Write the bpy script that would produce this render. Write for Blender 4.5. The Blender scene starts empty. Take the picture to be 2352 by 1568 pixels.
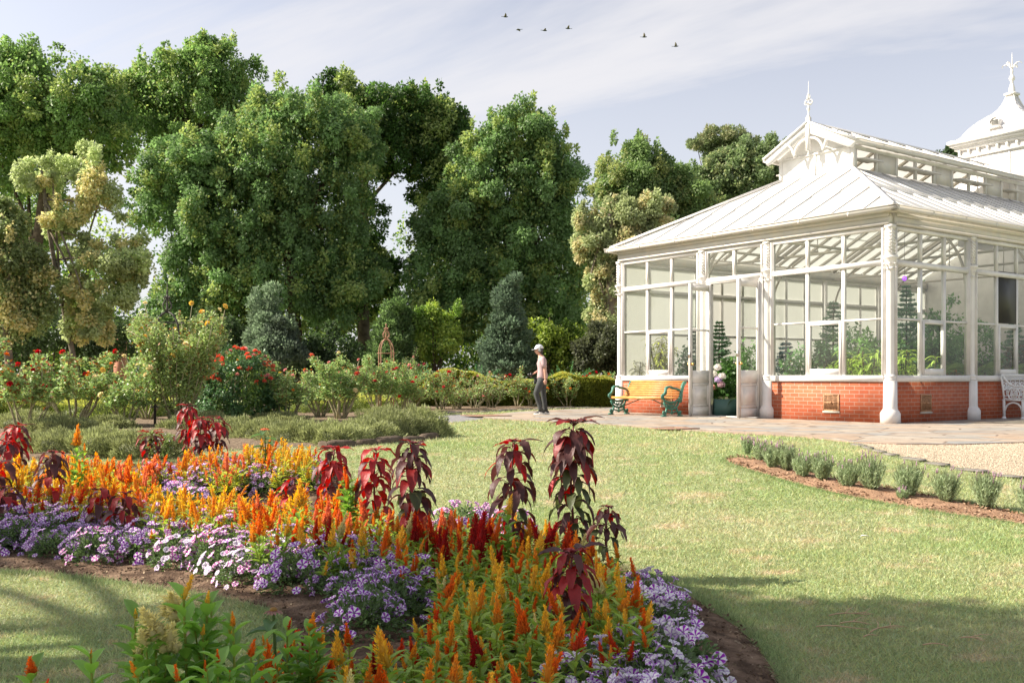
import bpy, math, random
import numpy as np
from mathutils import Vector, Matrix
from mathutils.geometry import delaunay_2d_cdt

R = np.random.default_rng(7)
random.seed(7)
sc = bpy.context.scene
COL = sc.collection
rad = math.radians

# ------------------------------------------------------------------ camera
FP, HOR, CX, EYE = 2287.0, 865.0, 1176.0, 0.97      # focal length and horizon in a 2352 px wide frame
cam_d = bpy.data.cameras.new('camera')
cam_d.lens = 35.0; cam_d.sensor_width = 36.0
cam_d.shift_y = (HOR - 784.0) / 2352.0
cam_d.clip_start = 0.05; cam_d.clip_end = 2000
cam = bpy.data.objects.new('camera', cam_d); COL.objects.link(cam)
cam.location = (0, 0, EYE); cam.rotation_euler = (rad(90), 0, 0)
sc.camera = cam

# ------------------------------------------------------------------ sky and sun
SUN_EL, SUN_AL = rad(39.0), rad(3.0)
SDIR = Vector((-math.cos(SUN_AL) * math.cos(SUN_EL), math.sin(SUN_AL) * math.cos(SUN_EL), math.sin(SUN_EL)))
world = bpy.data.worlds.new('World'); sc.world = world; world.use_nodes = True
nt = world.node_tree; nt.nodes.clear()
def wn(t, **k):
    n = nt.nodes.new(t)
    for a, b in k.items(): setattr(n, a, b)
    return n
sky = wn('ShaderNodeTexSky', sky_type='NISHITA', sun_disc=False, sun_elevation=SUN_EL,
         sun_rotation=math.atan2(SDIR.x, SDIR.y), altitude=50, air_density=1.0, dust_density=2.2, ozone_density=1.5)
hsv = wn('ShaderNodeHueSaturation'); hsv.inputs['Saturation'].default_value = 0.46; hsv.inputs['Value'].default_value = 0.86
hsv.inputs['Hue'].default_value = 0.515
tcw = wn('ShaderNodeTexCoord'); sep = wn('ShaderNodeSeparateXYZ')
nt.links.new(tcw.outputs['Generated'], sep.inputs[0])
zz = wn('ShaderNodeMath', operation='ADD'); zz.inputs[1].default_value = 0.22
nt.links.new(sep.outputs['Z'], zz.inputs[0])
dx = wn('ShaderNodeMath', operation='DIVIDE'); dy = wn('ShaderNodeMath', operation='DIVIDE')
nt.links.new(sep.outputs['X'], dx.inputs[0]); nt.links.new(zz.outputs[0], dx.inputs[1])
nt.links.new(sep.outputs['Y'], dy.inputs[0]); nt.links.new(zz.outputs[0], dy.inputs[1])
cmb = wn('ShaderNodeCombineXYZ'); nt.links.new(dx.outputs[0], cmb.inputs[0]); nt.links.new(dy.outputs[0], cmb.inputs[1])
mp = wn('ShaderNodeMapping', vector_type='TEXTURE'); mp.inputs['Rotation'].default_value = (0, 0, rad(-24)); mp.inputs['Scale'].default_value = (2.2, 0.55, 1)
mp.inputs['Location'].default_value = (2.62, 0.17, 0)
nt.links.new(cmb.outputs[0], mp.inputs[0])
ns = wn('ShaderNodeTexNoise'); ns.inputs['Scale'].default_value = 0.85; ns.inputs['Detail'].default_value = 7
ns.inputs['Roughness'].default_value = 0.6; ns.inputs['Distortion'].default_value = 0.35
nt.links.new(mp.outputs[0], ns.inputs['Vector'])
cr = wn('ShaderNodeValToRGB'); cr.color_ramp.elements[0].position = 0.44; cr.color_ramp.elements[1].position = 0.63
cr.color_ramp.interpolation = 'EASE'
nt.links.new(ns.outputs['Fac'], cr.inputs[0])
hz = wn('ShaderNodeMapRange'); hz.inputs['From Min'].default_value = 0.0; hz.inputs['From Max'].default_value = 0.36
hz.inputs['To Min'].default_value = 0.6; hz.inputs['To Max'].default_value = 0.05
nt.links.new(sep.outputs['Z'], hz.inputs['Value'])
mx = wn('ShaderNodeMath', operation='MAXIMUM'); 
cm = wn('ShaderNodeMath', operation='MULTIPLY'); cm.inputs[1].default_value = 0.78
nt.links.new(cr.outputs[0], cm.inputs[0])
nt.links.new(cm.outputs[0], mx.inputs[0]); nt.links.new(hz.outputs[0], mx.inputs[1])
mix = wn('ShaderNodeMixRGB'); mix.inputs['Color2'].default_value = (4.0, 3.92, 3.98, 1)
nt.links.new(sky.outputs[0], hsv.inputs['Color']); nt.links.new(hsv.outputs[0], mix.inputs['Color1'])
nt.links.new(mx.outputs[0], mix.inputs['Fac'])
bg = wn('ShaderNodeBackground'); bg.inputs['Strength'].default_value = 0.10
out = wn('ShaderNodeOutputWorld')
nt.links.new(mix.outputs[0], bg.inputs['Color']); nt.links.new(bg.outputs[0], out.inputs[0])

sun_d = bpy.data.lights.new('sun', 'SUN'); sun_d.energy = 4.3; sun_d.angle = rad(0.6); sun_d.color = (1.0, 0.90, 0.76)
sun = bpy.data.objects.new('sun', sun_d); COL.objects.link(sun)
sun.rotation_euler = SDIR.to_track_quat('Z', 'Y').to_euler(); sun.location = (-30, 5, 30)

sc.view_settings.view_transform = 'Standard'; sc.view_settings.look = 'None'
sc.view_settings.exposure = 1.23; sc.view_settings.gamma = 1.0
sc.render.engine = 'CYCLES'
sc.cycles.use_denoising = True
try:
    sc.cycles.denoiser = 'OPENIMAGEDENOISE'; sc.cycles.denoising_input_passes = 'RGB_ALBEDO_NORMAL'
    sc.cycles.denoising_prefilter = 'NONE'
except Exception: pass
sc.cycles.max_bounces = 8; sc.cycles.diffuse_bounces = 4; sc.cycles.transparent_max_bounces = 16
sc.cycles.transmission_bounces = 4; sc.cycles.glossy_bounces = 3
sc.cycles.sample_clamp_indirect = 6.0
sc.cycles.caustics_reflective = False; sc.cycles.caustics_refractive = False

# ------------------------------------------------------------------ terrain and picture-to-ground helpers
def gz(y):
    t = np.clip((14.0 - np.asarray(y, float)) / 6.0, 0, 1)
    return -0.42 * t * t * (3 - 2 * t)
def gp(px, py, hh=0.0):
    """point at height hh above the ground that is seen at (px, py)"""
    y = 10.0
    for _ in range(60):
        y2 = (EYE - float(gz(y)) - hh) * FP / max(py - HOR, 1.0)
        y = 0.6 * y + 0.4 * y2
    return ((px - CX) / FP * y, y, float(gz(y)) + hh)
def at(px, py, y): return ((px - CX) / FP * y, y, EYE + (HOR - py) / FP * y)
def proj(x, y, z): return CX + FP * x / y, HOR - (z - EYE) * FP / y
def inpoly(px, py, poly):
    px = np.asarray(px, float); py = np.asarray(py, float); inside = np.zeros(px.shape, bool)
    n = len(poly); j = n - 1
    for i in range(n):
        xi, yi = poly[i]; xj, yj = poly[j]
        c = ((yi > py) != (yj > py)) & (px < (xj - xi) * (py - yi) / ((yj - yi) if yj != yi else 1e-9) + xi)
        inside ^= c; j = i
    return inside
def smooth_poly(p, k=2):
    p = np.array(p, float)
    for _ in range(k):
        q = np.roll(p, -1, 0); a = .75 * p + .25 * q; b = .25 * p + .75 * q
        p = np.empty((2 * len(a), 2)); p[0::2] = a; p[1::2] = b
    return p

# ------------------------------------------------------------------ materials
MATS = {}
def mat(name, color=(.5, .5, .5), rough=.6, var=0.0, vscale=6.0, bump=0.0, bscale=40.0, trans=0.0, metal=0.0, attr=False,
        objrand=0.0, hue=0.0, tint=None, spec=0.5, vdist=0.0, coat=0.0):
    if name in MATS: return MATS[name]
    m = bpy.data.materials.new(name); m.use_nodes = True; t = m.node_tree; N = t.nodes; L = t.links
    b = N['Principled BSDF']; b.inputs['Roughness'].default_value = rough; b.inputs['Metallic'].default_value = metal
    b.inputs['Specular IOR Level'].default_value = spec
    if coat: b.inputs['Coat Weight'].default_value = coat
    rgb = N.new('ShaderNodeRGB'); rgb.outputs[0].default_value = (*color, 1); c = rgb.outputs[0]
    if attr:
        a = N.new('ShaderNodeAttribute'); a.attribute_name = 'col'; c = a.outputs['Color']
    tc = N.new('ShaderNodeTexCoord')
    if var or tint:
        no = N.new('ShaderNodeTexNoise'); no.inputs['Scale'].default_value = vscale; no.inputs['Detail'].default_value = 6
        no.inputs['Distortion'].default_value = vdist
        L.new(tc.outputs['Object'], no.inputs['Vector'])
        if tint:
            r = N.new('ShaderNodeValToRGB'); r.color_ramp.elements[0].position = .42; r.color_ramp.elements[1].position = .66
            L.new(no.outputs['Fac'], r.inputs[0]); mx_ = N.new('ShaderNodeMixRGB'); mx_.inputs['Color2'].default_value = (*tint, 1)
            L.new(r.outputs[0], mx_.inputs['Fac']); L.new(c, mx_.inputs['Color1']); c = mx_.outputs[0]
        if var:
            mr = N.new('ShaderNodeMapRange'); mr.inputs['From Min'].default_value = .3; mr.inputs['From Max'].default_value = .7
            mr.inputs['To Min'].default_value = 1 - var; mr.inputs['To Max'].default_value = 1 + var
            L.new(no.outputs['Fac'], mr.inputs['Value'])
            h = N.new('ShaderNodeHueSaturation'); L.new(mr.outputs[0], h.inputs['Value']); L.new(c, h.inputs['Color']); c = h.outputs[0]
    if objrand or hue:
        oi = N.new('ShaderNodeObjectInfo'); h = N.new('ShaderNodeHueSaturation')
        for inp, amt, mid in (('Value', objrand, 1.0), ('Hue', hue, .5)):
            if amt:
                mr = N.new('ShaderNodeMapRange'); mr.inputs['To Min'].default_value = mid - amt; mr.inputs['To Max'].default_value = mid + amt
                L.new(oi.outputs['Random'], mr.inputs['Value']); L.new(mr.outputs[0], h.inputs[inp])
        L.new(c, h.inputs['Color']); c = h.outputs[0]
    L.new(c, b.inputs['Base Color'])
    if bump:
        nb = N.new('ShaderNodeTexNoise'); nb.inputs['Scale'].default_value = bscale; nb.inputs['Detail'].default_value = 5
        L.new(tc.outputs['Object'], nb.inputs['Vector']); bp = N.new('ShaderNodeBump'); bp.inputs['Strength'].default_value = bump
        bp.inputs['Distance'].default_value = .02; L.new(nb.outputs['Fac'], bp.inputs['Height']); L.new(bp.outputs[0], b.inputs['Normal'])
    if trans:
        tr = N.new('ShaderNodeBsdfTranslucent'); ms = N.new('ShaderNodeMixShader'); ms.inputs[0].default_value = trans
        g = N.new('ShaderNodeHueSaturation'); g.inputs['Saturation'].default_value = 1.12; g.inputs['Value'].default_value = 1.25
        L.new(c, g.inputs['Color']); L.new(g.outputs[0], tr.inputs['Color'])
        L.new(b.outputs[0], ms.inputs[1]); L.new(tr.outputs[0], ms.inputs[2])
        L.new(ms.outputs[0], N['Material Output'].inputs['Surface'])
    MATS[name] = m
    return m

def nodes_mat(name):
    m = bpy.data.materials.new(name); m.use_nodes = True; MATS[name] = m
    return m, m.node_tree.nodes, m.node_tree.links, m.node_tree.nodes['Principled BSDF']

# ------------------------------------------------------------------ mesh builder
def unit(v):
    v = np.asarray(v, float); n = np.linalg.norm(v, axis=-1, keepdims=True); return v / np.maximum(n, 1e-9)
class MB:
    def __init__(s): s.V = []; s.F = []; s.C = []; s.n = 0
    def add(s, v, f, col=None):
        v = np.asarray(v, float).reshape(-1, 3); s.V.append(v)
        if isinstance(f, np.ndarray): s.F.append(f.astype(np.int64) + s.n)
        else:
            by = {}
            for q in f: by.setdefault(len(q), []).append(q)
            for k, a in by.items(): s.F.append(np.array(a, np.int64) + s.n)
        if col is None: col = (1, 1, 1)
        col = np.asarray(col, float)
        s.C.append(np.broadcast_to(col, (len(v), 3)) if col.ndim == 1 else col)
        s.n += len(v); return s
    def box(s, c, d, Rm=None, col=None):
        c = np.array(c, float); d = np.array(d, float) / 2
        v = np.array([[x, y, z] for x in (-1, 1) for y in (-1, 1) for z in (-1, 1)], float) * d
        if Rm is not None: v = v @ np.asarray(Rm).T
        return s.add(v + c, [[0, 1, 3, 2], [4, 6, 7, 5], [0, 4, 5, 1], [2, 3, 7, 6], [0, 2, 6, 4], [1, 5, 7, 3]], col)
    def box2(s, a, b, col=None):
        a = np.array(a, float); b = np.array(b, float); return s.box((a + b) / 2, np.abs(b - a), None, col)
    def bar(s, p, q, w, h, up=(0, 0, 1), col=None):
        p = np.array(p, float); q = np.array(q, float); d = q - p; L = np.linalg.norm(d); d = d / max(L, 1e-9)
        x = np.cross(d, np.array(up, float)); x = x / max(np.linalg.norm(x), 1e-9); u = np.cross(x, d)
        return s.box((p + q) / 2, (w, L, h), np.stack([x, d, u], 1), col)
    def tube(s, pts, r, n=8, cap=True, col=None, flat=1.0, fax=None):
        pts = np.asarray(pts, float); m = len(pts); r = np.broadcast_to(np.asarray(r, float), (m,))
        t = np.gradient(pts, axis=0); t = unit(t)
        ref = np.array([0, 0, 1.]) if fax is None else np.array(fax, float)
        rings = []; pu = None
        for i in range(m):
            a = np.cross(t[i], ref)
            if np.linalg.norm(a) < .15: a = np.cross(t[i], [1, .02, 0]) if pu is None else pu
            a = a / np.linalg.norm(a)
            if pu is not None and np.dot(a, pu) < 0: a = -a
            pu = a; b = np.cross(t[i], a)
            k = np.arange(n) * 2 * np.pi / n
            rings.append(pts[i] + r[i] * (np.cos(k)[:, None] * a + flat * np.sin(k)[:, None] * b))
        v = np.concatenate(rings); F = []
        i = np.arange(m - 1)[:, None] * n; j = np.arange(n)[None]; jn = (j + 1) % n
        F = np.stack([i + j, i + jn, i + n + jn, i + n + j], -1).reshape(-1, 4)
        s.add(v, F, col)
        if cap and n > 2:
            s.F.append(np.array([list(range(n))[::-1]], np.int64) + s.n - len(v)); s.F.append(np.array([list(range(n))], np.int64) + s.n - n)
        return s
    def lathe(s, prof, n=16, c=(0, 0, 0), rot=0.0, col=None, square=False):
        prof = np.array(prof, float); k = np.arange(n) * 2 * np.pi / n + rot; m = len(prof)
        f = 1.0 / math.cos(math.pi / n) if square else 1.0
        v = np.stack([prof[:, 0:1] * np.cos(k) * f, prof[:, 0:1] * np.sin(k) * f, np.repeat(prof[:, 1:2], n, 1)], -1).reshape(-1, 3) + np.array(c, float)
        i = np.arange(m - 1)[:, None] * n; j = np.arange(n)[None]; jn = (j + 1) % n
        s.add(v, np.stack([i + j, i + jn, i + n + jn, i + n + j], -1).reshape(-1, 4), col)
        s.F.append(np.array([list(range(n))[::-1]], np.int64) + s.n - len(v)); s.F.append(np.array([list(range(n))], np.int64) + s.n - n)
        return s
    def prism(s, poly, o, u, w, th, col=None):
        """polygon in the plane (u,w) at o, extruded th along u x w (centred)"""
        o = np.array(o, float); u = np.array(u, float); w = np.array(w, float); nn = np.cross(u, w); p = np.array(poly, float)
        a = o + p[:, :1] * u + p[:, 1:] * w; n = len(p)
        v = np.concatenate([a - nn * th / 2, a + nn * th / 2])
        F = [list(range(n))[::-1], list(range(n, 2 * n))] + [[i, (i + 1) % n, n + (i + 1) % n, n + i] for i in range(n)]
        return s.add(v, F, col)
    def ball(s, c, r, n=10, m=7, col=None):
        r = np.broadcast_to(np.array(r, float), (3,)); th = np.linspace(0, np.pi, m + 1)
        v = [[0, 0, 1]]; 
        for t in th[1:-1]:
            for k in range(n): v.append([math.sin(t) * math.cos(2 * math.pi * k / n), math.sin(t) * math.sin(2 * math.pi * k / n), math.cos(t)])
        v.append([0, 0, -1]); F = [[0, 1 + k, 1 + (k + 1) % n] for k in range(n)]
        for i in range(m - 2):
            for k in range(n): a = 1 + i * n; F.append([a + k, a + n + k, a + n + (k + 1) % n, a + (k + 1) % n])
        a = 1 + (m - 2) * n; F += [[a + (k + 1) % n, a + k, len(v) - 1] for k in range(n)]
        return s.add(np.array(v) * r + np.array(c, float), F, col)
    def quads(s, p, d, w, L, W, col=None):
        """diamond leaves: base p, direction d, side w"""
        L = np.reshape(L, (-1, 1)); W = np.reshape(W, (-1, 1)); n = len(p)
        v = np.stack([p, p + d * L * .45 + w * W * .5, p + d * L, p + d * L * .45 - w * W * .5], 1).reshape(-1, 3)
        if col is not None: col = np.repeat(np.broadcast_to(np.asarray(col, float), (n, 3)), 4, 0)
        return s.add(v, np.arange(4 * n).reshape(-1, 4), col)
    def leaves(s, p, d, w, L, W, droop=.3, fold=.25, seg=3, col=None, shape=None):
        """curved folded leaves along d with side w; they bend down towards the tip"""
        p = np.asarray(p, float); n = len(p); L = np.broadcast_to(np.reshape(L, (-1, 1)), (n, 1)); W = np.broadcast_to(np.reshape(W, (-1, 1)), (n, 1))
        d = unit(d); w = unit(w - d * np.sum(w * d, -1, keepdims=True)); up = np.cross(w, d); up = np.where(up[:, 2:] < 0, -up, up)
        droop = np.broadcast_to(np.reshape(droop, (-1, 1)), (n, 1))
        sh = shape or (lambda t: np.sin(np.pi * t ** .8) ** .9)
        rows = []; P = p.copy(); dd = d.copy(); step = 1.0 / seg
        for i in range(seg + 1):
            t = i / seg
            hw = .5 * W * (sh(np.array(t)) if 0 < i < seg else 0.02)
            ww = w; rows.append(np.stack([P + ww * hw + up * hw * fold * 2, P, P - ww * hw + up * hw * fold * 2], 1))
            dd = unit(dd + np.array([0, 0, -1.]) * droop * step * 2); P = P + dd * L * step
            up = unit(np.cross(w, dd)); up = np.where(up[:, 2:] < -.0, -up, up)
        v = np.stack(rows, 1)                      # n, seg+1, 3, 3
        k = 3 * (seg + 1); base = (np.arange(n) * k)[:, None, None]
        r = (np.arange(seg) * 3)[None, :, None]
        q1 = base + r + np.array([0, 1, 4, 3]); q2 = base + r + np.array([1, 2, 5, 4])
        if col is not None: col = np.repeat(np.broadcast_to(np.asarray(col, float), (n, 3)), k, 0)
        return s.add(v.reshape(-1, 3), np.concatenate([q1.reshape(-1, 4), q2.reshape(-1, 4)]), col)
    def merge(s, arr, M=None):
        V, F, C = arr
        if M is not None: V = V @ M[:3, :3].T + M[:3, 3]
        n0 = s.n
        for f in F: s.F.append(f + n0)
        s.V.append(V); s.C.append(C); s.n += len(V); return s
    def arr(s):
        return np.concatenate(s.V), list(s.F), np.concatenate([np.asarray(c) for c in s.C])
    def mesh(s, name, m, smooth=False):
        V = np.concatenate(s.V); me = bpy.data.meshes.new(name)
        F = s.F; nl = sum(f.size for f in F); npoly = sum(len(f) for f in F)
        me.vertices.add(len(V)); me.vertices.foreach_set('co', V.astype(np.float32).ravel())
        me.loops.add(nl); me.polygons.add(npoly)
        me.loops.foreach_set('vertex_index', np.concatenate([f.ravel() for f in F]).astype(np.int32))
        tot = np.concatenate([np.full(len(f), f.shape[1]) for f in F]); st = np.concatenate([[0], np.cumsum(tot)[:-1]])
        me.polygons.foreach_set('loop_start', st.astype(np.int32)); me.polygons.foreach_set('loop_total', tot.astype(np.int32))
        if smooth: me.polygons.foreach_set('use_smooth', np.ones(npoly, bool))
        me.update(calc_edges=True)
        C = np.concatenate([np.asarray(c) for c in s.C])
        if not np.all(C == 1.0):
            ca = me.color_attributes.new('col', 'FLOAT_COLOR', 'POINT')
            ca.data.foreach_set('color', np.concatenate([C, np.ones((len(C), 1))], 1).astype(np.float32).ravel())
        if m: me.materials.append(m)
        return me
    def build(s, name, m, parent=None, smooth=False):
        o = bpy.data.objects.new(name, s.mesh(name, m, smooth)); COL.objects.link(o)
        if parent is not None: o.parent = parent
        return o
def tag(o, label=None, cat=None, group=None, kind=None):
    if label: o['label'] = label
    if cat: o['category'] = cat
    if group: o['group'] = group
    if kind: o['kind'] = kind
    return o
def empty(name, loc=(0, 0, 0), rz=0.0, parent=None):
    o = bpy.data.objects.new(name, None); COL.objects.link(o); o.location = loc; o.rotation_euler = (0, 0, rz)
    o.empty_display_size = .1
    if parent: o.parent = parent
    return o
def thing(name, label, cat, loc=(0, 0, 0), rz=0.0, group=None): return tag(empty(name, loc, rz), label, cat, group)
def link(name, me, parent, loc=(0, 0, 0), rot=(0, 0, 0), s=1.0):
    o = bpy.data.objects.new(name, me); COL.objects.link(o); o.parent = parent
    o.location = loc; o.rotation_euler = rot; o.scale = (s, s, s) if np.isscalar(s) else s
    return o
def rdir(n, zmin=-1.0, zmax=1.0):
    z = R.uniform(zmin, zmax, n); a = R.uniform(0, 2 * np.pi, n); r = np.sqrt(1 - z * z)
    return np.stack([r * np.cos(a), r * np.sin(a), z], 1)
def side(d):
    a = np.cross(d, rdir(len(d))); return unit(a)
def arc(c, r, a0, a1, n, u, w):
    t = np.linspace(a0, a1, n); c = np.array(c, float)
    return c + r * (np.cos(t)[:, None] * np.array(u, float) + np.sin(t)[:, None] * np.array(w, float))
# ================================================================== ground, lawn, terrace, beds
def grow(name_, base, tint_, dry, scl): 
    """ground colour with patches"""
    m, N, L, b = nodes_mat(name_)
    tc = N.new('ShaderNodeTexCoord'); n1 = N.new('ShaderNodeTexNoise'); n1.inputs['Scale'].default_value = .55 * scl; n1.inputs['Detail'].default_value = 5
    n2 = N.new('ShaderNodeTexNoise'); n2.inputs['Scale'].default_value = 2.3 * scl; n2.inputs['Detail'].default_value = 6; n2.inputs['Roughness'].default_value = .65
    mpp = N.new('ShaderNodeMapping'); mpp.inputs['Scale'].default_value = (.8, 1.1, 1)
    L.new(tc.outputs['Object'], mpp.inputs[0]); L.new(mpp.outputs[0], n1.inputs['Vector']); L.new(mpp.outputs[0], n2.inputs['Vector'])
    r1 = N.new('ShaderNodeValToRGB'); r1.color_ramp.elements[0].position = .35; r1.color_ramp.elements[1].position = .65
    L.new(n1.outputs['Fac'], r1.inputs[0])
    a = N.new('ShaderNodeMixRGB'); a.inputs['Color1'].default_value = (*base, 1); a.inputs['Color2'].default_value = (*tint_, 1); L.new(r1.outputs[0], a.inputs['Fac'])
    r2 = N.new('ShaderNodeValToRGB'); r2.color_ramp.elements[0].position = .54; r2.color_ramp.elements[1].position = .70
    L.new(n2.outputs['Fac'], r2.inputs[0]); c = N.new('ShaderNodeMixRGB'); c.inputs['Color2'].default_value = (*dry, 1)
    L.new(a.outputs[0], c.inputs['Color1']); L.new(r2.outputs[0], c.inputs['Fac']); 
    return m, N, L, b, c.outputs[0], tc
m_lawn, N, L, b, c, tc = grow('lawn_soil', (.27, .32, .15), (.36, .39, .22), (.56, .47, .33), 1.0)
L.new(c, b.inputs['Base Color']); b.inputs['Roughness'].default_value = .95; b.inputs['Specular IOR Level'].default_value = .1
nb = N.new('ShaderNodeTexNoise'); nb.inputs['Scale'].default_value = 45; nb.inputs['Detail'].default_value = 4
L.new(tc.outputs['Object'], nb.inputs['Vector']); bp = N.new('ShaderNodeBump'); bp.inputs['Strength'].default_value = .8; bp.inputs['Distance'].default_value = .02
L.new(nb.outputs['Fac'], bp.inputs['Height']); L.new(bp.outputs[0], b.inputs['Normal'])
m_blade, N, L, b, c, tc = grow('lawn_blades', (.37, .47, .22), (.46, .50, .30), (.62, .53, .39), 1.0)
at_ = N.new('ShaderNodeAttribute'); at_.attribute_name = 'col'; mu = N.new('ShaderNodeMixRGB'); mu.blend_type = 'MULTIPLY'; mu.inputs['Fac'].default_value = 1
L.new(c, mu.inputs['Color1']); L.new(at_.outputs['Color'], mu.inputs['Color2']); L.new(mu.outputs[0], b.inputs['Base Color'])
b.inputs['Roughness'].default_value = .45; b.inputs['Specular IOR Level'].default_value = .35
tr = N.new('ShaderNodeBsdfTranslucent'); ms = N.new('ShaderNodeMixShader'); ms.inputs[0].default_value = .35
L.new(mu.outputs[0], tr.inputs['Color']); L.new(b.outputs[0], ms.inputs[1]); L.new(tr.outputs[0], ms.inputs[2]); L.new(ms.outputs[0], N['Material Output'].inputs['Surface'])

m_soil = mat('garden_soil', (.115, .075, .05), .95, var=.45, vscale=9, bump=1.0, bscale=55, spec=.1, tint=(.16, .11, .075))
m_soil_dry = mat('dry_soil', (.30, .185, .12), .95, var=.35, vscale=8, bump=1.0, bscale=50, spec=.1)
m_bark = mat('bark_mulch', (.20, .15, .105), .95, var=.5, vscale=20, bump=1.0, bscale=60, spec=.1)
m_asph = mat('path_asphalt', (.22, .215, .22), .9, var=.12, vscale=30, bump=.4, bscale=120)

xs = np.concatenate([np.arange(-400, -40, 40), np.arange(-40, 41, 2.0), np.arange(60, 420, 40)])
ys = np.concatenate([np.arange(-40, 2, 3), np.arange(2, 16, .2), np.arange(16, 60, 2), np.arange(60, 600, 30)])
Xg, Yg = np.meshgrid(xs, ys); V = np.stack([Xg.ravel(), Yg.ravel(), gz(Yg.ravel())], 1); nx = len(xs); ny = len(ys)
ii = (np.arange(ny - 1)[:, None] * nx + np.arange(nx - 1)[None]).ravel()
mb = MB(); mb.add(V, np.stack([ii, ii + 1, ii + nx + 1, ii + nx], 1)); tag(mb.build('lawn', m_lawn, None, True), kind='structure')

def sheet(name, poly, dz, m, step=.3, rough=0.0, edge=None):
    """a ground sheet filling the world polygon, following the terrain"""
    poly = np.array(poly, float)[:, :2]; x0, y0 = poly.min(0); x1, y1 = poly.max(0)
    gx, gy = np.meshgrid(np.arange(x0 + step / 2, x1, step), np.arange(y0 + step / 2, y1, step)); gx = gx.ravel() + R.uniform(-.1, .1, gx.size) * step; gy = gy.ravel() + R.uniform(-.1, .1, gy.size) * step
    k = inpoly(gx, gy, poly); pts = [Vector(p) for p in poly] + [Vector((a, b_)) for a, b_ in zip(gx[k], gy[k])]
    n = len(poly); vs, es, fs, *_ = delaunay_2d_cdt(pts, [(i, (i + 1) % n) for i in range(n)], [], 1, 1e-5)
    V = np.array([[v.x, v.y] for v in vs]); z = gz(V[:, 1]) + dz
    if rough:
        dd = np.min(np.linalg.norm(V[:, None] - poly[None], axis=2), 1) if len(V) < 60000 else 1
        z = z + np.clip(dd / .25, 0, 1) * (rough + R.normal(0, rough * .28, len(V))) 
    mb = MB(); mb.add(np.column_stack([V, z]), [list(f) for f in fs])
    o = mb.build(name, m, None, True); return tag(o, kind='structure')
def wp(pts): return [gp(x, y)[:2] for x, y in pts]

TERR = smooth_poly(wp([(1108, 962), (1180, 966), (1300, 972), (1420, 979), (1560, 990), (1700, 998), (1850, 1006), (1960, 1019), (2060, 1023), (2200, 1024), (2352, 1019), (2600, 1010)]), 0)
bC = np.array([7.664, 20.17]); bth = math.atan2(.589, .808); tR = np.array([math.cos(bth), math.sin(bth)]); tL = np.array([-math.sin(bth), math.cos(bth)])
back = [tuple(bC + 20 * tR - 3 * tL), tuple(bC + 20 * tR + 9 * tL), tuple(bC - .5 * tR + 12.5 * tL), *wp([(1420, 938), (1300, 941.5), (1190, 947.5), (1120, 955)])]
TERR_P = np.array([tuple(p) for p in TERR] + back)
PATH_P = np.array(wp([(1112, 963.5), (1060, 969), (985, 976), (900, 985), (700, 1000), (700, 985), (900, 965), (985, 956.5), (1060, 952.5), (1123, 953.8)]))
GRAV_P = np.array(wp([(1955, 1017), (2010, 1034), (2070, 1050), (2200, 1075), (2352, 1100), (2600, 1140), (2900, 1100), (2600, 1000), (2352, 1010), (2200, 1012), (2060, 1012)]))
BED_P = smooth_poly(wp([(-250, 1312), (0, 1310), (200, 1328), (400, 1358), (530, 1380), (620, 1403), (675, 1440), (650, 1600), (0, 1700), (-300, 2000), (1300, 2300), (1830, 1700), (1795, 1575),
                        (1755, 1500), (1690, 1435), (1605, 1385), (1530, 1335), (1400, 1300), (1200, 1272), (1000, 1248), (870, 1205), (800, 1140), (788, 1095), (755, 1066), (700, 1050), (600, 1045), (420, 1062), (200, 1078), (-250, 1080)]), 2)
LAV_P = smooth_poly(wp([(1662, 1053), (1720, 1050), (1800, 1075), (1950, 1107), (2100, 1131), (2250, 1163), (2352, 1184), (2600, 1230), (2600, 1260), (2352, 1203), (2200, 1184), (2000, 1150), (1850, 1117), (1750, 1088), (1680, 1066)]), 1)
ROSE_P = np.array(wp([(960, 951.5), (1060, 947.5), (1180, 942.5), (1300, 937.5), (1425, 933), (1425, 915), (1100, 912), (940, 912), (700, 915), (750, 945)]))
LEFT_P = np.array(wp([(1003, 1008), (960, 1012), (880, 1019), (803, 1024), (600, 1030), (300, 1050), (-200, 1070), (-500, 1000), (-400, 940), (200, 925), (700, 930), (960, 960), (1000, 990)]))

sheet('rose_bed', ROSE_P, .02, m_bark, .5, .04)
sheet('shrub_bed', LEFT_P, .012, m_bark, .4, .04)
sheet('flower_bed', BED_P, .004, m_soil, .11, .03)
sheet('lavender_bed', LAV_P, .006, m_soil_dry, .12, .035)
sheet('path', PATH_P, .006, m_asph, .5)

# flagstones
m_flag, N, L, b = nodes_mat('flagstone'); tc = N.new('ShaderNodeTexCoord'); mpp = N.new('ShaderNodeMapping'); mpp.inputs['Scale'].default_value = (1.25, 1.9, 1); mpp.inputs['Rotation'].default_value = (0, 0, .6)
L.new(tc.outputs['Object'], mpp.inputs[0]); vo = N.new('ShaderNodeTexVoronoi'); vo.inputs['Scale'].default_value = 1.0; ve = N.new('ShaderNodeTexVoronoi'); ve.feature = 'DISTANCE_TO_EDGE'; ve.inputs['Scale'].default_value = 1.0
L.new(mpp.outputs[0], vo.inputs['Vector']); L.new(mpp.outputs[0], ve.inputs['Vector'])
rp = N.new('ShaderNodeValToRGB'); rp.color_ramp.elements[0].color = (.29, .28, .26, 1); rp.color_ramp.elements[1].color = (.40, .32, .24, 1)
for p_, c_ in ((.25, (.36, .265, .19, 1)), (.5, (.395, .34, .275, 1)), (.7, (.25, .255, .25, 1))):
    e = rp.color_ramp.elements.new(p_); e.color = c_
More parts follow.
